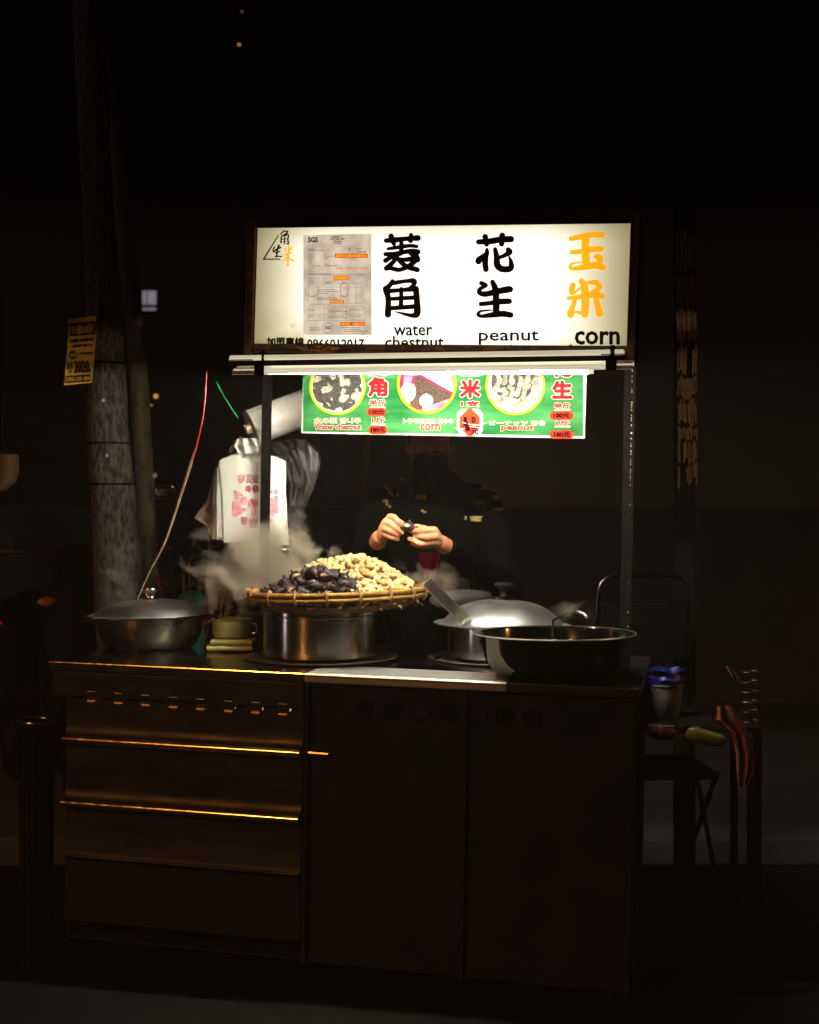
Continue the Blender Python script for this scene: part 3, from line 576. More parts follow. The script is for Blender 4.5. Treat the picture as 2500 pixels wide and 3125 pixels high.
for x in [1091+i*2.3 for i in range(12)]: p.rect(x, 766, x+rnd.uniform(.7, 1.6), 771)
p.build('small_print', 'brown_ink', NO)['kind'] = 'stuff'
p = Print(S, -.0017, base)
for x0_, y0_, x1_, y1_, xs, ys in ((941, 864, 1105, 925, (971, 1039, 1061, 1086), (876, 881, 886, 891, 896, 901, 906)), (941, 935, 1113, 978, (990, 1056), (940, 959))):
    for y in (y0_, y1_)+tuple(ys if y0_ > 900 else (876,)): p.rect(x0_, y, x1_, y+.6)
    for x in (x0_, x1_)+xs: p.rect(x, y0_, x+.6, y1_)
    if y0_ < 900:
        for y in ys: p.rect(x0_, y, 971, y+.4); p.rect(1039, y, x1_, y+.4)
p.rect(941, 837.5, 1118, 838.3); p.build('table_lines', 'brown_ink', NO)
p = Print(S, -.0018, base); p.ring(952, 886, 18.3, 19.2); p.ring(1051, 884, 12, 12.9, sq=1.7); p.ring(953, 912, 16, 16.7, sq=.4); p.ring(1051, 909, 11, 11.7, sq=.4)
p.poly([(971, 875), (1035, 853), (1035, 854), (971, 876)]); p.poly([(1043, 854), (1051, 864), (1051, 865), (1042, 855)]); p.build('red_circles', 'red_line', NO)
p = Print(S, -.0017, base); p.ring(1001, 1000, 14.5, 15.2); p.ring(1001, 1000, 17, 17.5); p.build('stamp_ring', 'brown_ink', NO)
# grime and cracks on the lit panel
p = Print(S, -.0006, base)
for i in range(60):
    x, y = rnd.choice(((rnd.gauss(1000, 70), rnd.gauss(1027, 3)), (rnd.gauss(1164, 4), rnd.gauss(1000, 10)), (rnd.gauss(892, 6), rnd.gauss(994, 5)), (rnd.gauss(1760, 16), rnd.gauss(688, 2.5)), (rnd.gauss(1120, 10), rnd.gauss(1027, 3))))
    if x < 1172: p.blob(x, y, rnd.uniform(.8, 4), rnd.uniform(.4, 1.0), i*.00002, 7, .4, i, rnd.uniform(-.5, .5))
for x, y in ((1880, 738), (1884, 750), (1880, 790), (1884, 793), (1890, 917), (1874, 937)): p.rect(x, y, x+4, y+.9)
GR = p.build('grime', mat('grime', (.2, .15, .07), .9, emit=(.35, .27, .12), es=.6), T); GR['kind'] = 'stuff'
a = S.hit(1768, 679, .03)
T = thing('dry_leaf', 'curled reddish dry leaf lying on top of the sign box', 'leaf', S.p(a.x, .02, SH+.0125), S.m3)
m = MB(); vs = []
for i in range(9):
    t = i/8; w_ = .010*math.sin(math.pi*min(1, t*1.05))**.7
    for s in (-1, -.5, 0, .5, 1): vs.append((.02+t*.036, s*w_, .004+.011*math.sin(t*2.6)+abs(s)*.006*math.sin(t*9)))
m.add(vs, [(i*5+j, (i+1)*5+j, (i+1)*5+j+1, i*5+j+1) for i in range(8) for j in range(4)]); obj('blade', m, 'dry_leaf', T)
m = MB(); m.tube([(0, 0, .0015), (.012, 0, .002), (.022, 0, .006)], .0012, 6); obj('stalk', m, 'dry_leaf', T)
# twigs of dry leaves on the far rim of the sign
T = thing('leaf_litter', 'thin line of dark dry leaf scraps on the sign top', 'leaf scraps', S.p(S.hit(1470, 690).x, .02, SH+.0125), S.m3)
m = MB()
for i in range(26):
    x = rnd.uniform(-.02, .16); y = rnd.uniform(-.012, .03); w_ = rnd.uniform(.002, .006); m.poly([(x, y, rnd.uniform(.0, .002)), (x+w_*2, y+w_, rnd.uniform(.001, .006)), (x+w_*3, y-w_*.3, .002), (x+w_, y-w_, rnd.uniform(0, .004))])
obj('leaf_scraps', m, 'dry_leaf', T, 0, kind='stuff')

# ------------------------------------------------------------------ lamp fixtures
def fixture(px0, py0, px1, py1, py_b, d0, label, tube, clampx, v_off=0):
    a = P(px0, py0, d0); A = FX.loc(a); F2 = Frame(a, 11.8, tube['tilt'])
    b = F2.hit(px1, py1); h = -F2.hit(px0, py_b).z; Lg = b.x
    T = thing('light_fixture', label, 'lamp fixture', a, F2.m3)
    # enamel channel: leaning face, top, rear
    prof = [(.122, .006), (.052, .005), (.038, -.001), (.022, -.007), (.008, -.014), (-.001, -h+.003), (.001, -h), (.0025, -h+.001), (.012, -h+.017), (.120, -h+.0215), (.122, .006)]
    n = len(prof); m = MB(); m.add([(u, v, w) for u in (0, .06, Lg-.06, Lg) for v, w in prof], [(j*n+i, j*n+i+1, (j+1)*n+i+1, (j+1)*n+i) for j in (0, 1, 2) for i in range(n-1)] + [tuple(range(n-1)), tuple(range(3*n, 4*n-1))[::-1]])
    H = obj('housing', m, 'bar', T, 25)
    for u0, u1 in ((-.001, .075), (Lg-.06, Lg+.001)):
        m = MB(); pp = [(v-.0006, w+.0004) for v, w in prof[1:7]]; k_ = len(pp); us = [u0, u0+(u1-u0)*.5, u1]
        m.add([(u, v, w) for u in us for v, w in pp], [(j*k_+i, j*k_+i+1, (j+1)*k_+i+1, (j+1)*k_+i) for j in range(2) for i in range(k_-1)]); obj('end_cap', m, 'bar_rust', T, 25)
    if tube.get('on'):
        u0 = tube['u0']; u1 = tube['u1']
        m = MB(); m.tube([(u0, .080, -h+tube['z0']), (u1, .080, -h+tube['z1'])], .006, 14); obj('tube', m, 'tube', T)
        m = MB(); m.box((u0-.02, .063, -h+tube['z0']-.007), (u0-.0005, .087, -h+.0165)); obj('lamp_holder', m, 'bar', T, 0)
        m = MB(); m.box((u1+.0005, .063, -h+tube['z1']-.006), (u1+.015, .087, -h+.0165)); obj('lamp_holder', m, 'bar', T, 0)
    if tube.get('on'):
        m = MB(); m.box((.03, .1245, -h+.018), (Lg-.05, .1285, .035)); obj('dark_gap_strip', m, 'black_paint', T, 0)  # black strip added to stand in for the dark gap between the channels
    for c0, c1 in clampx:
        q0 = F2.hit(c0, py0, -.006).x; q1 = F2.hit(c1, py0, -.006).x
        m = MB(); m.box((q0, -.0065, -h-.004), (q1, -.0042, .008)); m.box((q0, -.0065, .0082), (q1, .10, .0105)); cl = obj('clamp', m, 'black_paint', T, 0, bevel=.0006)
        m = MB(); m.ball(((q0+q1)/2, -.008, -h*.5), .0028, 8, 6); obj('bolt', m, 'rail', cl)
    return T
fixture(698, 1084, 1901, 1075, 1101, 3.86, 'upper pale enamel lamp channel with rusty ends, right under the sign', {'tilt': .55}, [(798, 806), (1862, 1876)])
fixture(709, 1117, 1930, 1103, 1143, 3.82, 'lower pale enamel lamp channel that carries the glowing tube', {'tilt': .50, 'on': 1, 'u0': .09, 'u1': 1.025, 'z0': .0145, 'z1': .003}, [(776, 806), (1848, 1882)])

# ------------------------------------------------------------------ menu board
T = thing('menu_board', 'green menu board with three round food photos and orange price tags', 'menu board', B.o, B.m3)
m = MB(); a = B.hit(1785, 1337); t_ = B.hit(920, 1075); m.box((0, .0, 0), (a.x, .004, t_.z)); obj('board', m, 'menu_white', T, 0)
BD = Print(B, -.0004, base); BD.poly([(925, 1075), (925, 1317), (1780, 1331), (1780, 1075)]).build('green_print', 'menu_green', T)
def pr2(dv=0): return Print(B, -.0008-dv, base)
def otext(body, rect, m, bold=.5, out=2.2, white='menu_white', slope=.004):
    pr2().text(rect, body, out, slope).build('lettering_edge', white, T); pr2(.0009).text(rect, body, bold, slope).build('lettering', m, T)
def photo(x, y, r, bgm):
    pr2().ring(x, y, r-1, r+7).build('photo_border', 'menu_yellow', T); q = pr2(); q.blob(x, y, r, r, n=48); return q.build('round_photo', bgm, T)
def clipc(q, X, Y, Rr):         # keep print inside the photo's circle
    return [(x, y) if math.hypot(x-X, y-Y) < Rr else (X+(x-X)*Rr/math.hypot(x-X, y-Y), Y+(y-Y)*Rr/math.hypot(x-X, y-Y)) for x, y in q]
def cblob(p, X, Y, Rr, x, y, rx, ry, wob, seed, rot, dv, n=20):
    q = []
    for k in range(n):
        a = 2*math.pi*k/n; w = 1+wob*2*noise.noise(Vector((math.cos(a)*1.5+seed, math.sin(a)*1.5, seed*.7))); X_, Y_ = rx*w*math.cos(a), ry*w*math.sin(a)
        q.append((x+X_*math.cos(rot)-Y_*math.sin(rot), y+X_*math.sin(rot)+Y_*math.cos(rot)))
    p.poly(clipc(q, X, Y, Rr), dv)
ph = photo(1030, 1180, 79, 'photo_white'); p = pr2(.0004)
for i, (x, y, a_, b_) in enumerate(((1030, 1150, 70, 45), (985, 1190, 34, 34), (1035, 1215, 44, 34), (1075, 1190, 34, 36), (1010, 1235, 22, 18), (1060, 1235, 24, 18), (975, 1150, 26, 30), (1085, 1150, 24, 30))): cblob(p, 1030, 1180, 76, x, y, a_, b_, .35, i, 0, i*.00003, 30)
p.build('printed_husks', 'photo_dark', ph)
p = pr2(.0010)
for i, (x, y, a_, b_, r_) in enumerate(((994, 1190, 17, 12, -.4), (1052, 1166, 19, 12, .3), (1090, 1208, 15, 19, .1), (1048, 1212, 15, 13, .6), (968, 1158, 14, 9, -.3), (1014, 1148, 12, 8, .7), (1040, 1148, 12, 8, -.2), (1050, 1192, 8, 5, .2), (1012, 1218, 4, 4, 0), (1003, 1234, 8, 2.5, .8), (1088, 1188, 7, 2, -.8), (1070, 1228, 6, 2, .2), (958, 1184, 5, 2, 0), (1002, 1172, 7, 2, 1))): cblob(p, 1030, 1180, 76, x, y, a_, b_, .32, i+9, r_, i*.00002)
p.build('printed_nuts', 'photo_cream', ph)
ph = photo(1303, 1172, 84, 'photo_magenta'); p = pr2(.0003)
p.poly(clipc([(1232, 1130), (1262, 1138), (1245, 1230), (1222, 1215)], 1303, 1172, 82)); cblob(p, 1303, 1172, 82, 1330, 1245, 55, 26, .2, 3, -.4, .0001, 26); p.build('printed_cloth', 'photo_pink', ph)
p = pr2(.0006); p.poly(clipc([(1262, 1140), (1385, 1205), (1380, 1222), (1320, 1235), (1300, 1260), (1262, 1240), (1240, 1232), (1268, 1180)], 1303, 1172, 82)); p.build('printed_shadow', 'photo_brown', ph)
p = pr2(.0009)
for i in range(7): p.poly(clipc([(1268+i*2, 1134-i*8), (1385, 1198-i*9), (1385, 1191-i*9), (1270+i*2, 1128-i*8)], 1303, 1172, 81), i*.00001)
for i, (x, y, a_, b_) in enumerate(((1247, 1196, 25, 27), (1301, 1222, 21, 20), (1299, 1246, 9, 7), (1243, 1230, 9, 6))): cblob(p, 1303, 1172, 81, x, y, a_, b_, .08, i, 0, .0001+i*.00003)
p.build('printed_corn', 'photo_white', ph)
p = pr2(.0012)
for i in range(6): p.poly(clipc([(1270+i*2, 1127.6-i*8), (1385, 1190-i*9), (1385, 1188-i*9), (1271+i*2, 1125.6-i*8)], 1303, 1172, 81), i*.00001)
p.build('printed_rows', 'photo_cream2', ph)
ph = photo(1573, 1176, 84, 'photo_white'); p = pr2(.0003); cblob(p, 1573, 1176, 80, 1570, 1162, 68, 58, .1, 4, 0, 0, 40); p.build('printed_shadow', 'photo_dark', ph)
p = pr2(.0006); p2_ = pr2(.0007); i = 0
for (x, y, l_, a_) in [(1522, 1150, 24, 1.2), (1542, 1150, 28, 1.8), (1562, 1150, 27, 1.5), (1588, 1152, 24, 1.3), (1612, 1150, 22, 1.7), (1636, 1156, 24, 2.0), (1528, 1190, 20, .1), (1513, 1182, 18, 2.2), (1556, 1216, 26, 2.1), (1536, 1210, 24, 2.2), (1583, 1188, 26, 1.9), (1600, 1200, 30, 1.75), (1628, 1205, 30, 1.6), (1580, 1228, 22, 2.5), (1520, 1228, 18, .6), (1606, 1176, 16, .3), (1582, 1248, 14, 2.3), (1560, 1184, 12, .8), (1598, 1232, 16, 2.4), (1640, 1186, 14, 1.2)]:
    i += 1; q_ = p if i % 2 else p2_
    for t, w_ in ((-.55, 8.5), (0, 6.5), (.5, 9.5)): cblob(q_, 1573, 1176, 80, x+l_*t*math.cos(a_), y+l_*t*math.sin(a_), l_*.42, w_, .08, i, a_, i*.00002)
p.build('printed_peanuts', 'photo_cream', ph); p2_.build('printed_peanuts', 'photo_cream2', ph)
for body, r_ in (('菱', (1124, 1082, 1182, 1143)), ('角', (1126, 1153, 1180, 1208)), ('玉', (1408, 1090, 1464, 1143)), ('米', (1406, 1160, 1464, 1212)), ('花', (1686, 1090, 1744, 1148)), ('生', (1688, 1164, 1744, 1214))): otext(body, r_, 'menu_red', 3.2, 5.6)
for body, r_ in (('半斤', (1128, 1220, 1176, 1238)), ('1斤', (1136, 1274, 1174, 1290)), ('1支', (1408, 1224, 1464, 1240)), ('半斤', (1692, 1230, 1740, 1246)), ('1斤', (1698, 1284, 1738, 1298))): otext(body, r_, 'menu_rose' if '斤' in body else 'menu_red', 1.3, 2.6)
for body, r_ in (('Water chestnut', (960, 1294, 1102, 1310)), ('corn', (1284, 1294, 1342, 1313)), ('peanut', (1530, 1299, 1628, 1316))): otext(body, r_, 'menu_rose', 1.3, 2.4)
for body, r_ in (('水の栗 밤나무', (959, 1275, 1101, 1292)), ('トウモロコシ 옥수수', (1232, 1277, 1384, 1292)), ('ピーナッツ 땅콩', (1494, 1284, 1664, 1297))): otext(body, r_, 'menu_rose', .0, 1.3)
for body, r_ in (('(300公克)', (1130, 1241, 1175, 1246)), ('(600公克)', (1134, 1292, 1176, 1297)), ('(300公克)', (1694, 1248, 1740, 1252)), ('(600公克)', (1694, 1299, 1740, 1304))): otext(body, r_, 'menu_rose', .0, 1.6)
def price(x, y, w_, h_, body, hw):
    c_ = h_*.3; q = [(x-w_/2+c_, y-h_/2), (x-w_/2, y-h_/2+c_), (x-w_/2, y+h_/2-c_), (x-w_/2+c_, y+h_/2), (x+w_/2-c_, y+h_/2), (x+w_/2, y+h_/2-c_), (x+w_/2, y-h_/2+c_), (x+w_/2-c_, y-h_/2)]
    k0 = pr2(.0018).poly(q).build('price_tag', 'tag', T)
    for bd, rc in hw: Print(B, -.0032, base).text(rc, bd, 1.3).build('handwriting', mat('marker', (.02, .0, .003), .9, spec=0) if 'marker' not in bpy.data.materials else bpy.data.materials['marker'], k0)
price(1149, 1257, 58, 25, '', [('100元', (1128, 1250, 1172, 1265))]); price(1154, 1312, 58, 25, '', [('180元', (1133, 1304, 1175, 1319))])
pr2(.0016).poly([(1395, 1262), (1395, 1310), (1408, 1328), (1464, 1332), (1474, 1312), (1474, 1262), (1462, 1248), (1408, 1248)]).build('price_tag', 'menu_white', T)
price(1434, 1289, 62, 82, '', [('1', (1416, 1274, 1424, 1290)), ('0', (1440, 1272, 1451, 1290)), ('4', (1413, 1288, 1430, 1304)), ('1', (1421, 1300, 1433, 1314)), ('元', (1438, 1307, 1460, 1325))])
Print(B, -.0036, base).stroke([(1412, 1289, 2), (1440, 1296, 2.5), (1470, 1297, 2)]).stroke([(1385, 1304, 1.5), (1400, 1310, 4), (1418, 1308, 2)]).stroke([(1432, 1301, 2), (1466, 1306, 1.6)]).stroke([(1472, 1294, 3), (1486, 1291, 3)]).build('tape_strip', 'menu_white', T)
price(1714, 1268, 72, 26, '', [('100元', (1690, 1260, 1738, 1276))]); price(1714, 1326, 72, 26, '', [('180元', (1691, 1318, 1740, 1334))])
#PART3
# ------------------------------------------------------------------ poles, poster, pillar
def leaning(name, label, pts, m, cat, d, parts):
    base = P(pts[-1][0], pts[-1][1], d)
    T = thing(name, label, cat, (base.x, base.y, .12)); q = []; r = []
    for x, y, w_ in pts: q.append(P(x, y, d)-T.location); r.append(w_/2*d/FP)
    t = (q[-1]-q[-2]).normalized(); lo = q[-1]+t*((q[-1].z)/-t.z); q.append(lo); r.append(r[-1]*1.03)
    up = (q[0]-q[1]).normalized(); q.insert(0, q[0]+up*1.2); r.insert(0, r[0]*.95)
    Q = []; RR = []
    for i in range(len(q)-1):
        for k in range(6): f = k/6; Q.append(q[i].lerp(q[i+1], f)); RR.append(r[i]*(1-f)+r[i+1]*f)
    Q.append(q[-1]); RR.append(r[-1]); m_ = MB(); m_.tube(Q, RR, 40)
    for i, v in enumerate(m_.v): m_.v[i] = v + Vector((noise.noise(v*7), noise.noise(v*7+Vector((3, 3, 3))), 0))*.006
    obj('shaft', m_, m, T); return T, Q, RR
D1 = 4.95; D2 = 5.2
T1, Q1, R1 = leaning('utility_pole', 'thick concrete pole with flaking grey scabs and torn paper scraps', [(300, 640, 96), (318, 1000, 112), (330, 1300, 124), (352, 1600, 142), (364, 1830, 150)], 'pole1', 'pole', D1, 0)
T2, Q2, R2 = leaning('utility_pole', 'thinner mossy yellow-brown pole with dark blotches, right beside the thick concrete one', [(385, 760, 54), (412, 1000, 56), (432, 1300, 58), (443, 1500, 62), (452, 1830, 64)], 'pole2', 'pole', D2, 0)
def on_pole(px, py, T, d, rr):      # pole surface point facing the camera
    return P(px, py, d-rr) - T.location
for i, (x, y, w_, h_) in enumerate(((315, 1222, 10, 10), (314, 1420, 17, 12), (317, 1567, 15, 11), (330, 1540, 8, 8), (290, 1290, 5, 12), (296, 1325, 6, 5), (326, 1390, 8, 9), (306, 1400, 7, 6), (299, 1476, 6, 5))):
    cx = 318+(y-1000)*.055; off = (x-cx)*D1/FP; rr = .08; dd = D1 - math.sqrt(max(rr*rr-off*off, 0))-.006
    m = MB(); a = P(x, y, dd)-T1.location; s = dd/FP/1.0
    m.poly([a+Vector((-w_/2*s, off*.8*-.3, h_*.4*s)), a+Vector((-w_/2.4*s, 0, -h_/2*s)), a+Vector((w_/2.2*s, .002, -h_/2.6*s)), a+Vector((w_/2*s, .002, h_/2*s)), a+Vector((0, -.002, h_/2.2*s))]); obj('paper_scrap', m, 'scrap', T1, 0)
for y, hh in ((1110, 9), (1354, 5), (1478, 6)):
    z = P(0, y, D1).z-T1.location.z; c = min(range(len(Q1)), key=lambda i: abs(Q1[i].z-z)); m = MB(); m.torus((Q1[c].x, Q1[c].y, z), R1[c]+.001, .004, 40, 6); obj('strap', m, 'black_paint', T1)
# second pole: paper tatter
m = MB(); a = P(463, 1448, D2-.042)-T2.location; m.poly([a, a+Vector((.02, 0, .012)), a+Vector((.024, -.005, -.008)), a+Vector((.006, -.004, -.016))]); obj('paper_scrap', m, 'scrap', T2, 0)
# poster
DP = D1-.09
T = thing('poster', 'orange house-sale poster with black lettering, tied to the thick pole', 'poster', P(250, 1070, DP))
rows = [(209, 975, 294, 963), (208, 1030, 296, 1018), (203, 1090, 289, 1080), (196, 1176, 281, 1168)]
def dpo(s, t): return DP + .010*math.sin(s*3)+.006*math.sin(t*5)
obj('sheet', localise(sheet(rows, dpo, 10, 14), T), 'poster', T)
def pposter(x, y, dv):       # zoomed poster pixels -> world
    X = 190+x/8.983; Y = 950+y/8.983; t = min(max((Y-970)/200, 0), 1); s = min(max((X-(209-13*t))/86, 0), 1); return P(X, Y, dpo(s, t)-.0045-dv) - T.location
class PP(Print):
    def pt(s, x, y, dv=0): return pposter(x, y, dv)
def pp(dv=0):
    q = PP(B, 0, (0, 0, 0)); return q
pp().poly([(205, 325), (205, 690), (440, 668), (895, 628), (895, 270), (600, 292)]).build('black_panel', 'black_ink', T)
pp().poly([(105, 1775), (95, 1972), (440, 1946), (770, 1918), (780, 1718), (440, 1748)]).build('black_panel', 'black_ink', T)
def pt_(body, rect, m='black_ink', bold=4, slope=-.09, dv=.0): PPx = PP(B, 0, (0, 0, 0)); PPx.text(rect, body, bold, slope, .0, dv).build('lettering', m, T)
pt_('市價68折', (225, 400, 868, 640), 'poster', 5, -.08, .004); pt_('【承德路二段整層美寓】', (222, 770, 872, 865), bold=5, slope=-.08); pt_('大同花園戶電梯三房', (258, 920, 812, 1000), bold=4, slope=-.08)
q = pp(); pts = []
for i in range(22):
    a = 2*math.pi*i/22; r_ = 1.0 if i % 2 else .78; pts.append((300+135*r_*math.cos(a), 1195+140*r_*math.sin(a)))
q.poly(pts).build('burst', 'black_ink', T); pt_('法拍', (215, 1155, 385, 1255), 'poster', 3, -.1, .004)
q = pp(); q.ring(665, 1160, 188, 196, sq=.5); q.poly([(745, 1245), (770, 1240), (755, 1300)]); q.build('bubble', 'black_ink', T); pt_('事半價的奢宅', (505, 1120, 838, 1190), bold=4, slope=-.02)
pt_('2020', (335, 1370, 735, 1690), bold=14, slope=-.05); pt_('31', (145, 1410, 265, 1590), bold=9, slope=-.05); pt_('.7', (268, 1490, 308, 1580), bold=3); pt_('坪', (190, 1612, 258, 1705), bold=4); pt_('萬', (728, 1590, 792, 1680), bold=5)
pt_('0905-205-484', (120, 1815, 752, 1925), 'poster', 4, -.06, .004)
m = MB(); z0 = P(280, 1010, D1).z-T.location.z
for yy in (1005, 1130): a = P(288, yy, DP)-T.location; m.tube([a, a+Vector((.05, .03, 0)), a+Vector((.07, .09, 0))], .0015, 6)
obj('tie_wire', m, 'black_paint', T)
# pillar clad in bamboo slats
DB = 4.9
pb = P(2096, 1562, DB); T = thing('slatted_pillar', 'dark pillar clad in narrow bamboo slats with a ragged lower end', 'pillar', (pb.x, pb.y, 0))
m = MB(); m.box((-.034, .012, 0), (.036, .08, 3.4)); obj('core', m, 'black_paint', T, 0)
rr_ = random.Random(4); rows = [(705, 830), (835, 935), (940, 1050), (1055, 1140), (1145, 1215), (1220, 1290), (1295, 1345), (1350, 1410), (1415, 1478)]
protos = []
for k_ in range(4):
    m = MB(); n_ = 7; vs = []
    for j in range(n_):
        t = j/(n_-1); w_ = .0042*(1-.25*abs(t-.5)*rr_.random()); x_ = .0012*math.sin(t*5+k_*2)
        vs += [(x_-w_, .002, t-.5), (x_-w_*.4, -.0022, t-.5), (x_+w_*.4, -.0022, t-.5), (x_+w_, .002, t-.5)]
    m.add(vs, [(j*4+i, j*4+i+1, (j+1)*4+i+1, (j+1)*4+i) for j in range(n_-1) for i in range(3)]); protos.append(m.mesh('slat'))
for a_, b_ in rows:
    for i in range(8):
        if rr_.random() < .08: continue
        x = 2069+i*7.6+rr_.uniform(-1.5, 1.5)+(a_-705)*.006; ya = a_+rr_.uniform(-6, 14); yb = b_+rr_.uniform(-14, 8)+(rr_.uniform(-20, 20) if b_ > 1470 else 0)
        a = P(x, ya, DB)-T.location; b = P(x, yb, DB)-T.location; o = obj('slat', protos[rr_.randrange(4)], 'blind', T, loc=((a+b)/2)+Vector((0, rr_.uniform(-.004, .004), 0))); o.scale = (1, 1, (a.z-b.z)); o.rotation_euler = (0, rr_.uniform(-.02, .02), rr_.uniform(-.3, .3))

# ------------------------------------------------------------------ wires
def wire(name, label, pts, r, parts, m, cat='wire', group=None):
    T = thing(name, label, cat, P(*pts[-1]), group=group); Q = []
    P3 = [P(*p) for p in pts]; P3 = [2*P3[0]-P3[1]]+P3+[2*P3[-1]-P3[-2]]
    for i in range(1, len(P3)-2):
        for j in range(8):
            t = j/8; a, b, c, d = P3[i-1:i+3]; Q.append(.5*((2*b)+(c-a)*t+(2*a-5*b+4*c-d)*t*t+(3*b-a-3*c+d)*t**3)-T.location)
    Q.append(P3[-2]-T.location)
    n = len(Q); k0 = 0
    for nm, frac, mm, dx in parts:
        k1 = int(n*frac) if frac < 1 else n-1; m_ = MB(); m_.tube([q+Vector((dx, 0, 0)) for q in Q[max(k0-(dx != 0), 0):k1+1]], r, 6); obj(nm, m_, mm, T)
        if dx >= 0: k0 = k1
    return T
wire('hanging_wire', 'thin wire hanging between pole and bags, red above and pale tan below', [(632, 1135, 4.3), (622, 1260, 4.3), (603, 1350, 4.3), (590, 1400, 4.3), (545, 1540, 4.32), (505, 1655, 4.34), (455, 1750, 4.36), (420, 1830, 4.38)], .0022, [('red_sleeve', .43, 'red_wire', 0), ('pale_core', 1, 'pale_wire', 0)], 'x')
wire('hanging_wire', 'pale tan wire twin lying alongside the red-sleeved wire', [(594, 1372, 4.31), (550, 1510, 4.33), (508, 1640, 4.35), (462, 1738, 4.37), (420, 1826, 4.39)], .0014, [('core', 1, 'pale_wire', 0)], 'x')
wire('hanging_wire', 'short bright green wire slanting down to the plastic roll', [(662, 1165, 4.45), (676, 1196, 4.45), (700, 1235, 4.46), (727, 1275, 4.48)], .0016, [('core', 1, 'green_wire', 0)], 'x')

# ------------------------------------------------------------------ roll, film, bags
a = P(766, 1306, 4.52); b = P(1040, 1204, 4.62); T = thing('plastic_roll', 'thick slanting roll of clear plastic sheet behind the menu board', 'plastic roll', a)
ax = (b-a).normalized(); m = MB(); rr = .0635
m.tube([Vector((0, 0, 0)), (b-a)], [rr, rr*1.0], 48, cap=False)
m.tube([Vector((0, 0, 0)), (b-a)], [rr*.3]*2, 24, cap=False)
sd = ax.cross(Vector((0, 0, 1))).normalized(); u2 = sd.cross(ax); 
k0 = len(m.v); m.add([sd*math.cos(t)*r+u2*math.sin(t)*r for r in (rr*.3, rr) for t in [2*math.pi*i/48 for i in range(48)]], [(i, (i+1) % 48, 48+(i+1) % 48, 48+i) for i in range(48)])
obj('roll', m, 'roll', T)
m = MB(); m.tube([-ax*.02, ax*.33], rr*.28, 20); obj('core_tube', m, 'scrap', T)
m = MB(); q0 = []; 
for i in range(15):
    t = i/14*(b-a).length; q0 += [ax*t + sd*math.cos(1.2)*(rr+.0012) + u2*math.sin(1.2)*(rr+.0012), ax*t+sd*math.cos(1.0)*(rr+.002)+u2*math.sin(1.0)*(rr+.002)]
m.add(q0, [(2*i, 2*i+2, 2*i+3, 2*i+1) for i in range(14)]); obj('loose_edge', m, 'bag', T)
T = thing('clear_film', 'crumpled sheet of clear film hanging in a point below the plastic roll', 'plastic film', P(895, 1620, 4.46))
rows = [(812, 1352, 980, 1328), (838, 1376, 981, 1372), (862, 1420, 978, 1420), (880, 1480, 958, 1490), (880, 1540, 932, 1548), (874, 1585, 914, 1592), (870, 1616, 896, 1622)]
def df(s, t): return 4.46+.026*math.sin(s*11+t*4+2*noise.noise(Vector((t*4, s*2, 0))))*(.4+t*.8)+.012*math.sin(s*31-t*9)+.07*abs(noise.noise(Vector((s*4, t*6, 2))))+.03*abs(noise.noise(Vector((s*11, t*13, 5))))
obj('sheet', localise(sheet(rows, df, 60, 80), T), 'film', T, 25)
T = thing('clear_film', 'short film edge folded outward beside the white printed bags', 'plastic film', P(925, 1345, 4.43))
rows = [(905, 1345, 968, 1334), (912, 1385, 972, 1380), (930, 1430, 966, 1436), (944, 1470, 952, 1476)]
obj('sheet', localise(sheet(rows, lambda s, t: 4.40+.03*math.sin(s*8)+.02*math.sin(t*7), 16, 24), T), 'film', T)
# hook and pack of bags
T = thing('bag_pack', 'pack of white carrier bags with pink printing hanging from a wooden peg', 'carrier bags', P(770, 1345, 4.46))
def db(s, t):
    g_ = math.exp(-((s-.47)/.09)**2)*.018*(1-.3*t); return 4.455 + g_ + .006*math.sin(s*4)*t + .012*(abs(s-.5)*2)**3 + .004*noise.noise(Vector((s*4, t*5, 0)))
rows = [(722, 1383, 800, 1380), (672, 1402, 846, 1396), (670, 1420, 872, 1408), (675, 1470, 873, 1440), (680, 1530, 873, 1500), (683, 1600, 871, 1590), (683, 1656, 870, 1651)]
F0 = obj('bag', localise(sheet(rows, db, 40, 40), T), 'bag', T, 60, label='front white bag with pink printing')
rows = [(700, 1392, 830, 1390), (666, 1408, 850, 1400), (664, 1450, 868, 1440), (664, 1640, 880, 1658)]
obj('bag', localise(sheet([(x0+1, y0, x1+2, y1+6) for x0, y0, x1, y1 in rows], lambda s, t: db(s, t)+.012, 20, 20), T), 'bag', T, 60)
rows = [(724, 1340, 780, 1335), (716, 1362, 800, 1358), (728, 1385, 800, 1384)]
obj('bag_handles', localise(sheet(rows, lambda s, t: 4.445+.012*math.sin(s*14)+.006*math.sin(t*9+s*4), 24, 10), T), 'bag', T)
m = MB(); m.capsule([P(706, 1375, 4.47)-T.location, P(722, 1352, 4.47)-T.location, P(736, 1338, 4.5)-T.location], [.008, .009, .007], 10); obj('peg', m, 'wood', T)
m = MB(); m.torus(P(718, 1362, 4.46)-T.location, .012, .0016, 20, 6, Matrix.Rotation(R(70), 3, 'Y')); obj('peg_wire', m, 'black_paint', T)
class BP(Print):
    def pt(s, x, y, dv=0):        # zoomed bag pixels
        X = 640+x/6.635; Y = 1400+y/6.635; t = min(max((Y-1383)/270, 0), 1); q = min(max((X-(672+11*t))/(200-10*t), 0), 1); return P(X, Y, db(q, t)-.0035-dv)-T.location
def bp(): return BP(B, 0, (0, 0, 0))
def btext(body, r, bold, m, slope=0): bp().text(r, body, bold, slope).build('print_lettering', m, F0)
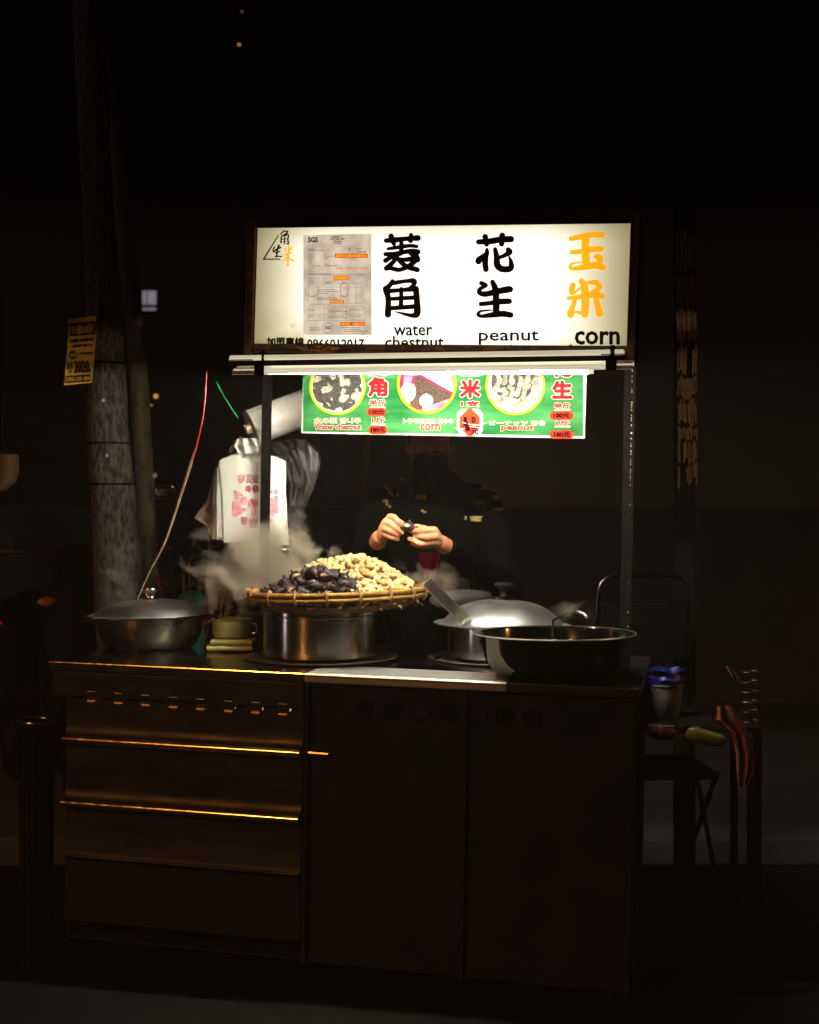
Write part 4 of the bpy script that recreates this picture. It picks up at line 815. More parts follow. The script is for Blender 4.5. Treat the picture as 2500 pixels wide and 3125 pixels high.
for i, ch in enumerate('寧夏夜市'):
    x0_ = (578, 742, 868, 1090)[i]; r_ = (x0_+12, 322+i*6, x0_+118, 478+i*4)
    bp().text(r_, ch, 16).build('print_outline', 'print_dark', F0); q = bp(); q.text(r_, ch, 9, dv=.0008).build('print_fill', 'menu_white', F0); bp().text(r_, ch, 1.5, dv=.0016).build('print_lettering', 'print_pink', F0)
def bpoly(nm, m, *ps):
    q = bp()
    for i, p in enumerate(ps): q.poly(p, i*.0004)
    q.build(nm, m, F0)
bpoly('printed_house', 'print_pink', [(480, 640), (482, 690), (505, 690), (510, 815), (600, 835), (612, 770), (690, 745), (560, 650)], [(462, 900), (470, 1150), (545, 1172), (680, 1090), (680, 1010), (615, 1005), (610, 850), (500, 850)])
bpoly('printed_window', 'menu_white', [(470, 940), (474, 1020), (498, 1020), (496, 940)], [(555, 950), (555, 1020), (600, 1000), (600, 950)], [(525, 700), (525, 800), (570, 812), (570, 715)])
bpoly('printed_tower', 'print_pink', [(1205, 780), (1205, 1110), (1300, 1170), (1300, 800)], [(1300, 750), (1300, 1115), (1382, 1105), (1382, 750)], [(1205, 650), (1205, 720), (1275, 690), (1275, 640)])
q = bp(); q.blob(1338, 675, 44, 48); q.build('printed_clock', 'print_pink', F0)
bpoly('printed_window', 'menu_white', [(1205, 950), (1205, 975), (1300, 980), (1300, 955)], [(1318, 760), (1318, 1100), (1325, 1100), (1325, 760)])
q = bp(); q.blob(785, 612, 64, 74, 0, wob=.12); q.blob(930, 612, 66, 76, .0004, wob=.12, seed=2); q.build('printed_lantern', 'print_dark', F0)
q = bp(); q.blob(700, 850, 76, 84, wob=.15); q.blob(875, 900, 90, 96, .0004, wob=.15, seed=4); q.blob(880, 1060, 44, 90, .0008, wob=.2, seed=5); q.build('printed_bouquet', 'print_pink', F0)
q = bp(); q.blob(706, 1030, 42, 30, .0012, wob=.25); q.build('printed_bow', 'print_dark', F0)
btext('戀', (628, 1165, 770, 1330), 1.5, 'print_dark'); btext('戀', (790, 1200, 970, 1400), 1.0, 'print_dark'); btext('念', (1200, 1220, 1270, 1310), 1.0, 'print_pink')
T = thing('carrier_bag', 'narrow white bag folded edge-on left of the printed pack', 'carrier bag', P(655, 1405, 4.5))
obj('folds', localise(sheet([(660, 1428, 672, 1432), (652, 1470, 678, 1480), (650, 1560, 682, 1570), (648, 1645, 684, 1650)], lambda s, t: 4.49+.02*math.sin(s*12), 18, 16), T), 'bag', T, 60)
T = thing('carrier_bag', 'brownish see-through bag with a pointed corner sticking out left of the white pack', 'carrier bag', P(640, 1430, 4.54))
obj('folds', localise(sheet([(655, 1436, 662, 1432), (644, 1480, 662, 1490), (630, 1530, 656, 1545), (591, 1582, 654, 1580), (632, 1605, 652, 1610), (640, 1632, 652, 1638)], lambda s, t: 4.53+.015*math.sin(s*9+t*6), 14, 26), T), 'bag_side', T, 60)
T = thing('wood_post', 'rough brown wooden post standing behind the stall between bags and vendor', 'post', (P(1118, 1400, 5.0).x, 1.0, .12))
m = MB(); m.box((-.015, -.012, 0), (.015, .012, 2.0)); obj('post', m, 'wood', T, 0, bevel=.002)
#PART4
# ------------------------------------------------------------------ things on the worktop
def place(px, d, dz=0.0):
    p = P(px, CY, d); return Vector((p.x, p.y, cz(p.x, p.y)+dz+.0008))
# left covered pot
pos = place(460, 4.50); T = thing('cooking_pot', 'wide dull steel pot at the left end of the worktop, under a domed lid', 'pot', pos)
m = MB(); m.lathe([(0, 0), (.14, 0), (.152, .006), (.168, .035), (.184, .08), (.191, .104), (.203, .107), (.203, .110), (.189, .109), (.180, .08), (.150, .01), (0, .006)], 72); obj('body', m, 'steel_dark', T)
for sgn in (-1, 1):
    m = MB(); m.tube([(sgn*.186, -.045, .085), (sgn*.215, -.05, .093), (sgn*.232, -.03, .098), (sgn*.234, .0, .1), (sgn*.232, .03, .098), (sgn*.215, .05, .093), (sgn*.186, .045, .085)], .0045, 10); obj('handle', m, 'chrome', T)
T = thing('pot_lid', 'domed steel lid with a waisted metal knob on the left pot', 'lid', pos+Vector((0, 0, .111)), Matrix.Rotation(R(-1.2), 3, 'Y'))
m = MB(); m.lathe([(0, .052), (.03, .052), (.075, .049), (.12, .042), (.155, .031), (.180, .014), (.190, .004), (.211, .004), (.213, .0015), (.211, 0), (.19, -.001), (.18, .004), (0, .044)], 72); obj('dome', m, 'steel_lid', T)
m = MB(); m.lathe([(0, .093), (.022, .093), (.029, .090), (.0305, .085), (.028, .080), (.020, .074), (.019, .062), (.023, .054), (.028, .050), (.028, .047)], 32, (0, 0, 0)); obj('knob', m, 'steel_lid2', T)
# small pot on green towel
pos = place(708, 4.44)
T = thing('green_towel', 'folded pale green towel under the small steaming pot', 'towel', pos)
m = MB()
for k, (z, sx_, sy_, ox) in enumerate(((.010, .082, .07, 0), (.030, .074, .066, .006))):
    n_ = 24; vs = []
    prof = [(0, -.008), (.9, -.009), (1.0, -.004), (1.02, .002), (.98, .008), (.86, .010), (0, .009)]
    for j, (r_, zz_) in enumerate(prof):
        for i in range(n_):
            a = 2*math.pi*i/n_; c_, s_ = math.cos(a), math.sin(a); f = 1/max(abs(c_), abs(s_))**.75; w_ = 1+.05*noise.noise(Vector((c_*2, s_*2, k*3+z)))
            vs.append((ox+sx_*r_*c_*f*w_, sy_*r_*s_*f*w_, z+zz_+.004*noise.noise(Vector((c_*3+k, s_*3, r_*2)))))
    m.add(vs, [(j*n_+i, j*n_+(i+1) % n_, (j+1)*n_+(i+1) % n_, (j+1)*n_+i) for j in range(len(prof)-1) for i in range(n_)])
obj('folded_cloth', m, 'towel', T)
T = thing('small_pot', 'small steel pot tinted by painted green light, with thin skewers in it, on the green towel', 'pot', pos+Vector((.0, 0, .041)))
m = MB(); m.lathe([(0, 0), (.048, 0), (.060, .005), (.065, .015), (.066, .062), (.070, .064), (.070, .066), (.064, .065), (.062, .015), (0, .006)], 48); obj('body', m, 'enamel', T)
m = MB(); m.tube([(.066, -.004, .05), (.085, -.004, .048), (.088, -.004, .02), (.067, -.004, .014)], .004, 8); obj('handle', m, 'steel', T)
for i, (x, y, dx, h_) in enumerate(((-.03, 0, -.012, .09), (-.02, .01, .022, .12), (.01, .0, .03, .10), (.02, .02, .012, .07))):
    m = MB(); m.tube([(x, y, .01), (x+dx, y, .065+h_)], .0011, 6); obj('skewer', m, 'bamboo_rim', T)
T = thing('teal_bin', 'teal green plastic bin standing behind the left pot', 'bin', (P(585, 1800, 4.86).x, .86, .12))
m = MB(); m.lathe([(0, 0), (.04, 0), (.046, .7), (.048, .98), (.052, .985), (.052, 1.0), (.046, 1.02), (.03, 1.035), (0, 1.04)], 40); obj('body', m, 'teal', T)
# big pot with basket
bp_ = place(980, 4.24); T = thing('steel_pot', 'big straight-sided steel pot under the bamboo basket', 'pot', bp_+Vector((0, 0, .011)))
m = MB(); m.lathe([(0, 0), (.170, 0), (.184, .004), (.186, .012), (.186, .128), (.1885, .131), (.1885, .134), (.186, .137), (.186, .145), (.192, .148), (.192, .151), (.182, .150), (.182, .01), (0, .006)], 96); obj('body', m, 'steel', T)
T = thing('burner_tray', 'thin round steel tray under the big steel pot', 'tray', bp_)
m = MB(); m.lathe([(0, 0), (.225, 0), (.246, .006), (.249, .010), (.246, .0105), (.224, .003), (0, .003)], 96); obj('dish', m, 'steel_lid', T)
kz = bp_.z+.162; KC = Vector((P(1030, 0, 4.22).x, .22, kz))
BT = Matrix.Rotation(R(-1.6), 3, 'Y') @ Matrix.Rotation(R(0), 3, 'X')
T = thing('bamboo_basket', 'shallow round woven bamboo basket heaped with peanuts and water chestnuts', 'basket', KC, BT)
m = MB(); prof = []
for j in range(17):
    t = j/16; prof.append((.185+.093*t**.62, .0+.052*t**1.6))
m.lathe([(0, .001), (.06, .001), (.12, .001), (.17, 0)]+prof, 144, disp=lambda j, k: .0022*(1 if ((j+(k//3)) % 2) else -1) if j > 3 else 0); obj('woven_shell', m, 'bamboo', T, 60)
for rr_, z_, r2 in ((.283, .060, .0085), (.2865, .044, .0062)):
    m = MB(); m.torus((0, 0, z_), rr_, r2, 96, 10); obj('rim', m, 'bamboo_rim', T)
q = MB(); q.torus((0, 0, 0), .0145, .0022, 18, 6, Matrix.Rotation(R(90), 3, 'X') @ Matrix.Diagonal((.85, 1.25, 1)), sx=.85, sy=1.3)
q.torus((0, .005, 0), .0145, .0020, 18, 6, Matrix.Rotation(R(90), 3, 'X'), sx=.85, sy=1.3); bm_ = q.mesh('cane_binding')
for i in range(18):
    a = 2*math.pi*i/18+.12; o = obj('cane_binding', bm_, 'cane', T, loc=(.285*math.cos(a), .285*math.sin(a), .052)); o.rotation_euler = (0, 0, a)
m = MB(); r9 = random.Random(3)
for i in range(80):
    a = R(r9.uniform(250, 345)); rr_ = r9.uniform(.255, .285); z_ = r9.uniform(.012, .040); c_, s_ = math.cos(a), math.sin(a); w_ = r9.uniform(.004, .012)
    m.add([(rr_*c_, rr_*s_, z_), (rr_*c_-s_*w_, rr_*s_+c_*w_, z_+.003), ((rr_+.008)*c_-s_*w_*.6, (rr_+.008)*s_+c_*w_*.6, z_-.007)], [(0, 1, 2)])
obj('frayed_splints', m, 'bamboo_rim', T, 0, kind='stuff')
# the heap
def hp(x, y):         # peanut heap height over the basket floor
    h = .125*math.exp(-(((x-.035)/.135)**2*.62+((y-.03)/.125)**2*.55)) + .028*math.exp(-(((x-.15)/.1)**2+((y+.03)/.12)**2))+.03*math.exp(-(((x+.10)/.06)**2+((y-.06)/.09)**2))
    r = math.hypot(x, y); return .026 + h*max(0, min(1, (.285-r)/.05))
def hc(x, y): return .095*math.exp(-(((x+.055)/.125)**2*.75+((y+.115)/.085)**2*.8)) if y < .03 else 0
m = MB(); n_ = 60; vs = []; idx = {}
for j in range(17):
    for i in range(n_):
        a = 2*math.pi*i/n_; r_ = .262*j/16; x, y = r_*math.cos(a), r_*math.sin(a); vs.append((x, y, max(hp(x, y)-.007, .02+hc(x, y)-.012)+.003*noise.noise(Vector((x*60, y*60, 0)))))
m.add(vs, [(j*n_+i, j*n_+(i+1) % n_, (j+1)*n_+(i+1) % n_, (j+1)*n_+i) for j in range(16) for i in range(n_)])
T = thing('peanut_mound', 'packed inner mass of the heap under the topmost peanuts and chestnuts', 'peanuts', KC, BT); T['kind'] = 'stuff'
o = obj('packed_mass', m, 'peanut_core', T, kind='stuff')
def peanut_mesh(sd):
    q = random.Random(sd); L_ = q.uniform(.040, .050); m = MB(); n = 14; M_ = 14; w1, w2, ws = q.uniform(.0105, .012), q.uniform(.011, .013), q.uniform(.008, .0095); bend = q.uniform(-.003, .003); vs = []
    for j in range(M_+1):
        t = j/M_; x = (t-.5)*L_
        r = max(.0008, math.sin(math.pi*min(max(t, .02), .98))**.42 * ((w1 if t < .5 else w2)*(.5+.5*math.cos((t-(.27 if t < .5 else .73))*4*math.pi)*.5+.25) + ws*.18))
        r = min(r, .0130)
        for k in range(n):
            a = 2*math.pi*k/n; rr_ = r*(1+.07*math.cos(5*a)+.06*math.sin(t*34)*math.cos(5*a+1)+.05*q.uniform(-1, 1)); vs.append((x, rr_*math.cos(a)+bend*math.sin(math.pi*t), rr_*math.sin(a)))
    m.add(vs, [(j*n+k, j*n+(k+1) % n, (j+1)*n+(k+1) % n, (j+1)*n+k) for j in range(M_) for k in range(n)]+[tuple(range(n))[::-1], tuple(range(M_*n, M_*n+n))]); me = m.mesh('peanut', 80); me.materials.append(M['peanut']); return me
pm = [peanut_mesh(i) for i in range(7)]
def chest_mesh(sd):
    q = random.Random(sd); m = MB(); c = q.uniform(.85, 1.15)
    pts = [(-.034*c, 0, .008), (-.031*c, 0, .001), (-.024*c, 0, -.004), (-.014*c, 0, -.001), (-.006, 0, .004), (.006, 0, .004), (.014*c, 0, -.001), (.024*c, 0, -.005), (.031*c, 0, q.uniform(-.002, .006)), (.034*c, 0, q.uniform(.004, .012))]
    m.tube(pts, [.0012, .0042, .0078, .0115, .0145, .015, .0118, .0075, .004, .0012], 12, flat=1.0, up=(0, 1, 0))
    m.tube([(0, 0, .012), (.001, .002, .021), (.0, .0, .025)], [.007, .004, .0025], 8)
    m.v = [v*(1+.12*noise.noise(v*90+Vector((sd, 0, 0)))) for v in m.v]; me = m.mesh('husk', 60); me.materials.append(M['chestnut']); return me
cm = [chest_mesh(i) for i in range(5)]
fm = MB(); fm.ball((0, -.0105, .006), (.012, .006, .0065), 12, 8); fmesh = fm.mesh('flesh'); fmesh.materials.append(M['flesh'])
pts = []; q = random.Random(11); tries = 0
def norm(f, x, y): e = .004; return Vector((-(f(x+e, y)-f(x-e, y))/(2*e), -(f(x, y+e)-f(x, y-e))/(2*e), 1)).normalized()
ch = []
while len(ch) < 38 and tries < 6000:
    tries += 1; x = q.gauss(-.06, .085); y = q.uniform(-.255, -.01)
    if math.hypot(x, y) > .258 or hc(x, y)+.02 < hp(x, y)-.012 and y > -.15 or x > .09 or x < -.235: continue
    if all((x-a)**2+(y-b)**2 > .029**2 for a, b in ch): ch.append((x, y))
cl = ['black horned water chestnut husk in the dark heap at the basket front', 'dark water chestnut cut open to show pinkish flesh, in the heap at the basket front']
for i, (x, y) in enumerate(ch):
    z = max(.030, .022+hc(x, y)); nrm = norm(hc, x, y); rot = Vector((0, 0, 1)).rotation_difference((nrm+Vector((q.uniform(-.4, .4), q.uniform(-.5, .1), 0))).normalized()).to_matrix() @ Matrix.Rotation(q.uniform(-.7, .7)+(math.pi if q.random() < .3 else 0), 3, 'Z') @ Matrix.Rotation(q.uniform(-.5, .5), 3, 'X')
    T = thing('water_chestnut', cl[0], 'water chestnut', KC+BT @ Vector((x, y, z+.008)), BT @ rot, 'water chestnuts heaped on the basket'); obj('husk', cm[i % 5], M['chestnut'], T)
    T.scale = (1.18, 1.18, 1.18); T['group'] = 'closed water chestnuts on the basket'
    if i % 3 == 0: obj('flesh', fmesh, M['flesh'], T); T['label'] = cl[1]; T['group'] = 'opened water chestnuts on the basket'
k_ = 0; tries = 0; dist = .0215
while len(pts) < 285 and tries < 40000:
    tries += 1; r_ = .262*math.sqrt(q.random()); a = q.random()*2*math.pi; x, y = r_*math.cos(a), r_*math.sin(a)
    if y > .12 or hc(x, y)+.02 > hp(x, y)-.004 and x < .11 and y < -.0: continue
    if all((x-a_)**2+(y-b_)**2 > dist**2 for a_, b_ in pts): pts.append((x, y))
for i, (x, y) in enumerate(pts):
    z = hp(x, y); nrm = norm(hp, x, y); rot = Vector((0, 0, 1)).rotation_difference((nrm+Vector((q.uniform(-.35, .35), q.uniform(-.35, .35), 0))).normalized()).to_matrix() @ Matrix.Rotation(q.uniform(0, 6.3), 3, 'Z') @ Matrix.Rotation(q.uniform(-.0, .9)*(1 if q.random() < .35 else 0), 3, 'Y') @ Matrix.Rotation(q.uniform(0, 6), 3, 'X')
    o = bpy.data.objects.new('peanut', pm[i % 7]); COL.objects.link(o); s_ = q.uniform(.85, 1.12); o.matrix_world = Matrix.Translation(KC+BT @ Vector((x, y, z+q.uniform(.001, .009)))) @ (BT @ rot).to_4x4() @ Matrix.Scale(s_, 4)
    tag(o, 'boiled peanut in its pale tan shell in the heap on the bamboo basket', 'peanut', 'boiled peanuts heaped on the basket')
# right covered pot
rp_ = place(1535, 4.30); T = thing('burner_tray', 'thin steel ring tray under the lidded pot on the right part of the worktop', 'tray', rp_)
m = MB(); m.lathe([(0, 0), (.225, 0), (.243, .006), (.246, .009), (.243, .0095), (.224, .003), (0, .003)], 96); obj('dish', m, 'steel_lid', T)
T = thing('steel_pot', 'straight steel pot under the big shiny dome lid', 'pot', rp_+Vector((0, 0, .0105)))
m = MB(); m.lathe([(0, 0), (.170, 0), (.180, .004), (.182, .012), (.182, .098), (.186, .101), (.186, .104), (.178, .103), (.177, .01), (0, .006)], 96); obj('body', m, 'steel', T)
T = thing('dome_lid', 'wide mirror-bright dome lid with a black and glass knob', 'lid', rp_+Vector((.0, 0, .1165)), Matrix.Rotation(R(1.5), 3, 'Y'))
m = MB(); m.lathe([(0, .080), (.04, .079), (.08, .074), (.115, .065), (.145, .052), (.170, .035), (.188, .017), (.197, .004), (.203, .001), (.222, .003), (.228, .0005), (.225, -.002), (.200, -.0015), (.188, .008), (0, .072)], 96); obj('dome', m, 'steel_lid', T)
m = MB(); m.lathe([(0, .092), (.032, .092), (.039, .088), (.040, .081), (.034, .076)], 32); obj('knob_collar', m, 'chrome', T)
m = MB(); m.lathe([(0, .137), (.020, .137), (.030, .133), (.033, .128), (.026, .122), (.013, .113), (.011, .100), (.014, .0922), (0, .0922)], 32); obj('knob', m, 'black_plastic', T)
# front bowl
fb = place(1690, 3.855); T = thing('steel_bowl', 'large open steel bowl with a flared lip at the right front', 'bowl', fb)
Rb = .238; prof = [(0, 0), (.12, 0), (.150, .004), (.178, .022), (.200, .05), (.214, .085), (.221, .122), (.224, .128), (.238, .1305), (.2395, .1325), (.237, .1338), (.222, .132), (.2185, .125), (.211, .085), (.197, .052), (.175, .025), (.148, .007), (0, .003)]
m = MB(); m.lathe(prof, 96); obj('shell', m, 'steel_bowl', T)
m = MB(); m.torus((0, 0, .132), .2385, .0022, 96, 8); obj('rolled_lip', m, 'steel_lid', T)
T = thing('ladle', 'thin curved ladle handle lying over the rim of the open bowl', 'ladle', fb+Vector((.02, .02, .03)))
m = MB(); m.lathe([(0, 0), (.03, .006), (.042, .02), (.041, .0205), (.028, .008), (0, .002)], 32, (-.02, -.02, 0)); obj('cup', m, 'steel', T)
m = MB(); q5 = [Vector((-.02, -.02+.04, .02))]+[P(x, y, d)-T.location for x, y, d in ((1688, 1893, 4.02), (1712, 1880, 4.05), (1738, 1869, 4.07), (1762, 1866, 4.08), (1782, 1873, 4.07), (1792, 1886, 4.06))]
m.tube(q5, [.0035, .003, .003, .003, .0045, .005, .004], 8); obj('handle', m, 'steel', T)
# shallow steel dish behind, scoop
T = thing('steel_dish', 'shallow steel dish propped up behind the dome lid', 'dish', P(1422, 1834, 4.66)-Vector((0, 0, .02)), Matrix.Rotation(R(13), 3, 'X'))
m = MB(); m.lathe([(0, 0), (.085, 0), (.11, .008), (.125, .022), (.130, .024), (.130, .0255), (.124, .0245), (.108, .011), (.084, .003), (0, .003)], 72); obj('dish', m, 'steel_lid', T)
m = MB(); m.tube([(-.05, .06, -.005), (-.05, .06, -.15)], .006, 8); m.tube([(.05, .06, -.005), (.05, .06, -.15)], .006, 8); obj('stand', m, 'black_paint', T)
a = P(1302, 1775, 4.05); b = P(1395, 1868, 4.13); T = thing('steel_tongs', 'flat steel scoop handle leaning between basket and dome lid', 'scoop', b)
ax = (b-a).normalized(); sd = Vector((-ax.z, 0, ax.x)).normalized(); nn = ax.cross(sd)
m = MB(); prof = [(-.0185, -.007), (-.017, -.0085), (-.0155, -.007), (-.0145, 0), (.0145, 0), (.0155, -.007), (.017, -.0085), (.0185, -.007), (.018, .003), (-.018, .003), (-.0185, -.007)]
k_ = len(prof); sgn_ = 1 if nn.y > 0 else -1
vs = [(a-b)*t + sd*x*(1.0 if t > .1 else 1.0) + nn*sgn_*y for t in (1, .5, -.25) for x, y in prof]
m.add(vs, [(j*k_+i, j*k_+i+1, (j+1)*k_+i+1, (j+1)*k_+i) for j in range(2) for i in range(k_-1)]+[tuple(range(k_-1)), tuple(range(2*k_, 3*k_-1))[::-1]]); obj('channel_handle', m, 'steel_lid', T, 30)

# ------------------------------------------------------------------ right side: chair and rack of bags
T = thing('folding_chair', 'dark metal folding chair half hidden beyond the open bowl, its back frame glinting', 'chair', (P(1965, 0, 4.75).x, .75, .12), Matrix.Rotation(R(4), 3, 'Z'))
def cp(px, py): v = P(px, py, 4.72)-T.location; return Vector((v.x, 0, v.z))
L0, L1, L2 = cp(1822, 1900), cp(1827, 1810), cp(1838, 1778)
m = MB(); m.tube([cp(1815, 2160), L0, L1, L2, cp(1856, 1762), cp(1890, 1757), cp(2060, 1758), cp(2086, 1764), cp(2101, 1782), cp(2107, 1820), cp(2109, 1900), cp(2112, 2160)], .009, 12); obj('back_frame', m, mat('chair_tube', (.10, .09, .12), .18, 1), T)
m = MB(); m.box((L0.x+.012, -.01, .80-.0), (cp(2105, 1800).x-.012, .004, 1.0)); obj('backrest', m, 'seat', T, 0, bevel=.004)
m = MB(); m.box((-.17, -.36, .43), (.17, -.02, .455)); obj('seat', m, 'seat', T, 0, bevel=.008)
for x_ in (-.165, .165):
    m = MB(); m.tube([(x_, -.02, .5), (x_, -.40, .0)], .009, 10); obj('leg', m, 'black_paint', T); m = MB(); m.tube([(x_, -.34, .45), (x_, .08, .0)], .009, 10); obj('leg', m, 'black_paint', T)
T = thing('shelf_rack', 'low dark rack right of the cart that holds the pail and bags', 'rack', (P(2110, 0, 4.0).x, .06, 0))
for z_ in (.12, .79):
    m = MB(); m.box((-.19, -.15, z_), (.19, .15, z_+.018)); obj('shelf', m, 'black_paint', T, 0, bevel=.002)
for x_, y_ in ((-.18, -.14), (.18, -.14), (-.18, .14), (.18, .14)):
    m = MB(); m.box((x_-.01, y_-.01, 0), (x_+.01, y_+.01, .788)); obj('leg', m, 'black_paint', T, 0)
rk = T.location
pl_ = Vector((P(2030, 0, 4.1).x, .12, .809)); T = thing('pail', 'grey-white plastic pail lined with a blue bag, on the rack', 'pail', pl_)
m = MB(); m.lathe([(0, 0), (.044, 0), (.047, .004), (.060, .098), (.0635, .10), (.0635, .104), (.058, .103), (.045, .006), (0, .004)], 40); obj('body', m, 'white_pail', T)
m = MB(); n_ = 36; vs = []
for j, (r_, z_) in enumerate(((.056, .085), (.059, .103), (.066, .118), (.058, .135), (.068, .145))):
    for i in range(n_): a = 2*math.pi*i/n_; q_ = r_*(1+.14*noise.noise(Vector((math.cos(a)*3, math.sin(a)*3, j*.8)))); vs.append((q_*math.cos(a), q_*math.sin(a), z_+.012*noise.noise(Vector((math.cos(a)*2.5+4, math.sin(a)*2.5, j)))))
m.add(vs, [(j*n_+i, j*n_+(i+1) % n_, (j+1)*n_+(i+1) % n_, (j+1)*n_+i) for j in range(4) for i in range(n_)]); obj('liner_bag', m, 'blue_bag', T)
def pillow(name, label, cat, px, py, d, sx_, sy_, sz_, m_, rz=0, tiltx=0):
    T = thing(name, label, cat, P(px, py, d), Matrix.Rotation(R(rz), 3, 'Y') @ Matrix.Rotation(R(tiltx), 3, 'X')); m = MB(); m.ball((0, 0, 0), (sx_, sy_, sz_), 28, 18)
    m.v = [Vector((math.copysign(abs(v.x/sx_)**.6, v.x)*sx_, v.y, math.copysign(abs(v.z/sz_)**.7, v.z)*sz_))*(1+.22*noise.noise(v*28+Vector((px, 0, 0)))) for v in m.v]; obj('packet_body', m, m_, T, 60)
    m = MB(); m.box((-sx_*1.12, -.001, -sz_*.7), (-sx_*.98, .001, sz_*.7)); obj('crimped_end', m, m_, T, 0); return T
pillow('snack_packet', 'red and white snack packet lying at the rack edge', 'packet', 2018, 2232, 3.93, .05, .03, .022, 'packet', 8)
pillow('plastic_bag', 'yellow-green bag with an orange glint, right of the red and white packet', 'bag', 2150, 2246, 3.93, .065, .035, .026, 'yellow_bag', 14)
T = thing('hanging_cloth', 'rust-orange cloth draped down the right end of the rack', 'cloth', P(2250, 2160, 3.86))
obj('drape', localise(sheet([(2180, 2158, 2232, 2152), (2172, 2196, 2262, 2200), (2230, 2240, 2288, 2250), (2245, 2300, 2300, 2310), (2248, 2352, 2300, 2352), (2254, 2402, 2286, 2392)], lambda s, t: 3.86+.014*math.sin(s*13+t*4), 22, 40), T), 'orange_cloth', T)
T = thing('hanging_cloth', 'short orange strap-like cloth above the draped one, over the basket top', 'cloth', P(2230, 2060, 3.9))
obj('drape', localise(sheet([(2212, 2034, 2226, 2030), (2220, 2044, 2238, 2044), (2232, 2062, 2250, 2058), (2242, 2080, 2262, 2074)], lambda s, t: 3.90+.01*math.sin(s*8+t*5), 8, 16), T), 'orange_cloth', T)
T = thing('wire_basket', 'tall wire basket at the outer edge of the rack behind the orange cloth', 'basket', (P(2290, 0, 4.0).x, 0.0, .0))
z1_ = P(0, 2050, 4).z; z0_ = P(0, 2380, 4).z
for i in range(12):
    z_ = z0_+(z1_-z0_)*i/11; m = MB(); m.torus((0, 0, z_), .036-.0006*i, .0014, 28, 6); obj('wire_ring', m, 'mesh_wire', T)
for i in range(12):
    a = 2*math.pi*i/12; m = MB(); m.tube([(.036*math.cos(a), .036*math.sin(a), z0_), (.0295*math.cos(a), .0295*math.sin(a), z1_)], .0011, 6); obj('wire_upright', m, 'mesh_wire', T)
m = MB(); m.tube([(0, 0, 0), (0, 0, z0_)], .01, 8); m.lathe([(0, z0_), (.037, z0_), (.037, z0_+.003), (0, z0_+.003)], 28); m.lathe([(0, 0), (.09, 0), (.09, .01), (0, .012)], 28); obj('stand', m, 'black_paint', T)
# left side: slatted bin
T = thing('slatted_bin', 'dark ribbed bin standing left of the cart, its rim catching orange light', 'bin', (P(112, 0, 4.15).x, .15, 0))
z1_ = P(0, 2200, 4.15).z; m = MB(); m.lathe([(0, 0), (.045, 0), (.052, z1_-.02), (.058, z1_), (.05, z1_), (.045, .01), (0, .01)], 32); obj('body', m, 'black_plastic', T)
for i in range(18):
    a = 2*math.pi*i/18; m = MB(); m.tube([(.047*math.cos(a), .047*math.sin(a), .02), (.0535*math.cos(a), .0535*math.sin(a), z1_-.02)], .003, 6); obj('rib', m, 'black_plastic', T)
m = MB(); m.torus((0, 0, z1_), .058, .004, 36, 8, Matrix.Rotation(R(6), 3, 'Y')); obj('rim', m, 'rail', T)
m = MB(); m.tube([P(140, 2108, 4.2)-T.location, P(60, 2132, 4.2)-T.location], .0025, 6); obj('crossbar', m, 'mesh_wire', T)

# ------------------------------------------------------------------ scooters behind
def scooter(label):
    T = thing('scooter', label, 'scooter', (0, 0, 0), group='scooters parked on the pavement'); X90 = Matrix.Rotation(R(90), 3, 'X')
    for x_ in (-.62, .62):
        m = MB(); m.torus((x_, 0, .24), .19, .048, 36, 10, X90); w_ = obj('wheel', m, 'tyre', T); m = MB(); m.lathe([(0, -.03), (.14, -.03), (.145, 0), (.14, .03), (0, .03)], 28, (x_, 0, .24), rot=X90); obj('rim', m, 'steel_dark', w_)
    m = MB(); m.capsule([(-.75, 0, .62), (-.45, 0, .56), (-.15, 0, .42), (.1, 0, .30), (.34, 0, .30)], [.08, .15, .15, .10, .09], 16); obj('rear_body', m, 'scooter', T)
    m = MB(); m.capsule([(.36, 0, .32), (.46, 0, .62), (.43, 0, .88)], [.11, .14, .10], 16); obj('front_shield', m, 'scooter', T)
    m = MB(); m.capsule([(-.72, 0, .74), (-.35, 0, .76), (-.02, 0, .72)], [.07, .10, .07], 14); obj('seat', m, 'seat', T)
    m = MB(); m.capsule([(.36, 0, .98), (.46, 0, 1.0)], [.085, .075], 14); obj('headset', m, 'scooter', T)
    m = MB(); m.capsule([(.36, -.34, 1.04), (.40, -.2, 1.04), (.42, 0, 1.0), (.40, .2, 1.04), (.36, .34, 1.04)], [.016, .012, .012, .012, .016], 10); obj('handlebar', m, 'rail', T)
    m = MB(); m.ball((.53, 0, .97), (.03, .07, .055), 16, 10); obj('headlight', m, 'black_plastic', T)
    m = MB(); m.ball((-.83, 0, .66), (.025, .06, .03), 12, 8); obj('tail_light', m, 'tail', T)
    m = MB(); m.box((.40, -.17, .28), (.62, .17, .30)); m.torus((.62, 0, .24), .225, .02, 20, 6, X90, arc=(10, 170)); obj('mudguard', m, 'scooter', T)
    for s_ in (-1, 1):
        m = MB(); m.tube([(.40, s_*.22, 1.04), (.41, s_*.27, 1.17), (.42, s_*.31, 1.24)], .005, 8); k_ = obj('mirror_stem', m, 'rail', T); m = MB(); m.ball((.42, s_*.34, 1.27), (.014, .065, .042), 16, 10); obj('mirror', m, 'chrome', T)
        m = MB(); m.ball((.50, s_*.12, .86), (.02, .035, .018), 10, 6); obj('indicator', m, 'amber', T)
    return T
s0 = scooter('dark scooter parked behind the thick pole at the far left')
def mw(x, y, rz, sc=1.0): return Matrix.Translation((x, y, .12)) @ Matrix.Rotation(R(rz), 4, 'Z') @ Matrix.Scale(sc, 4)
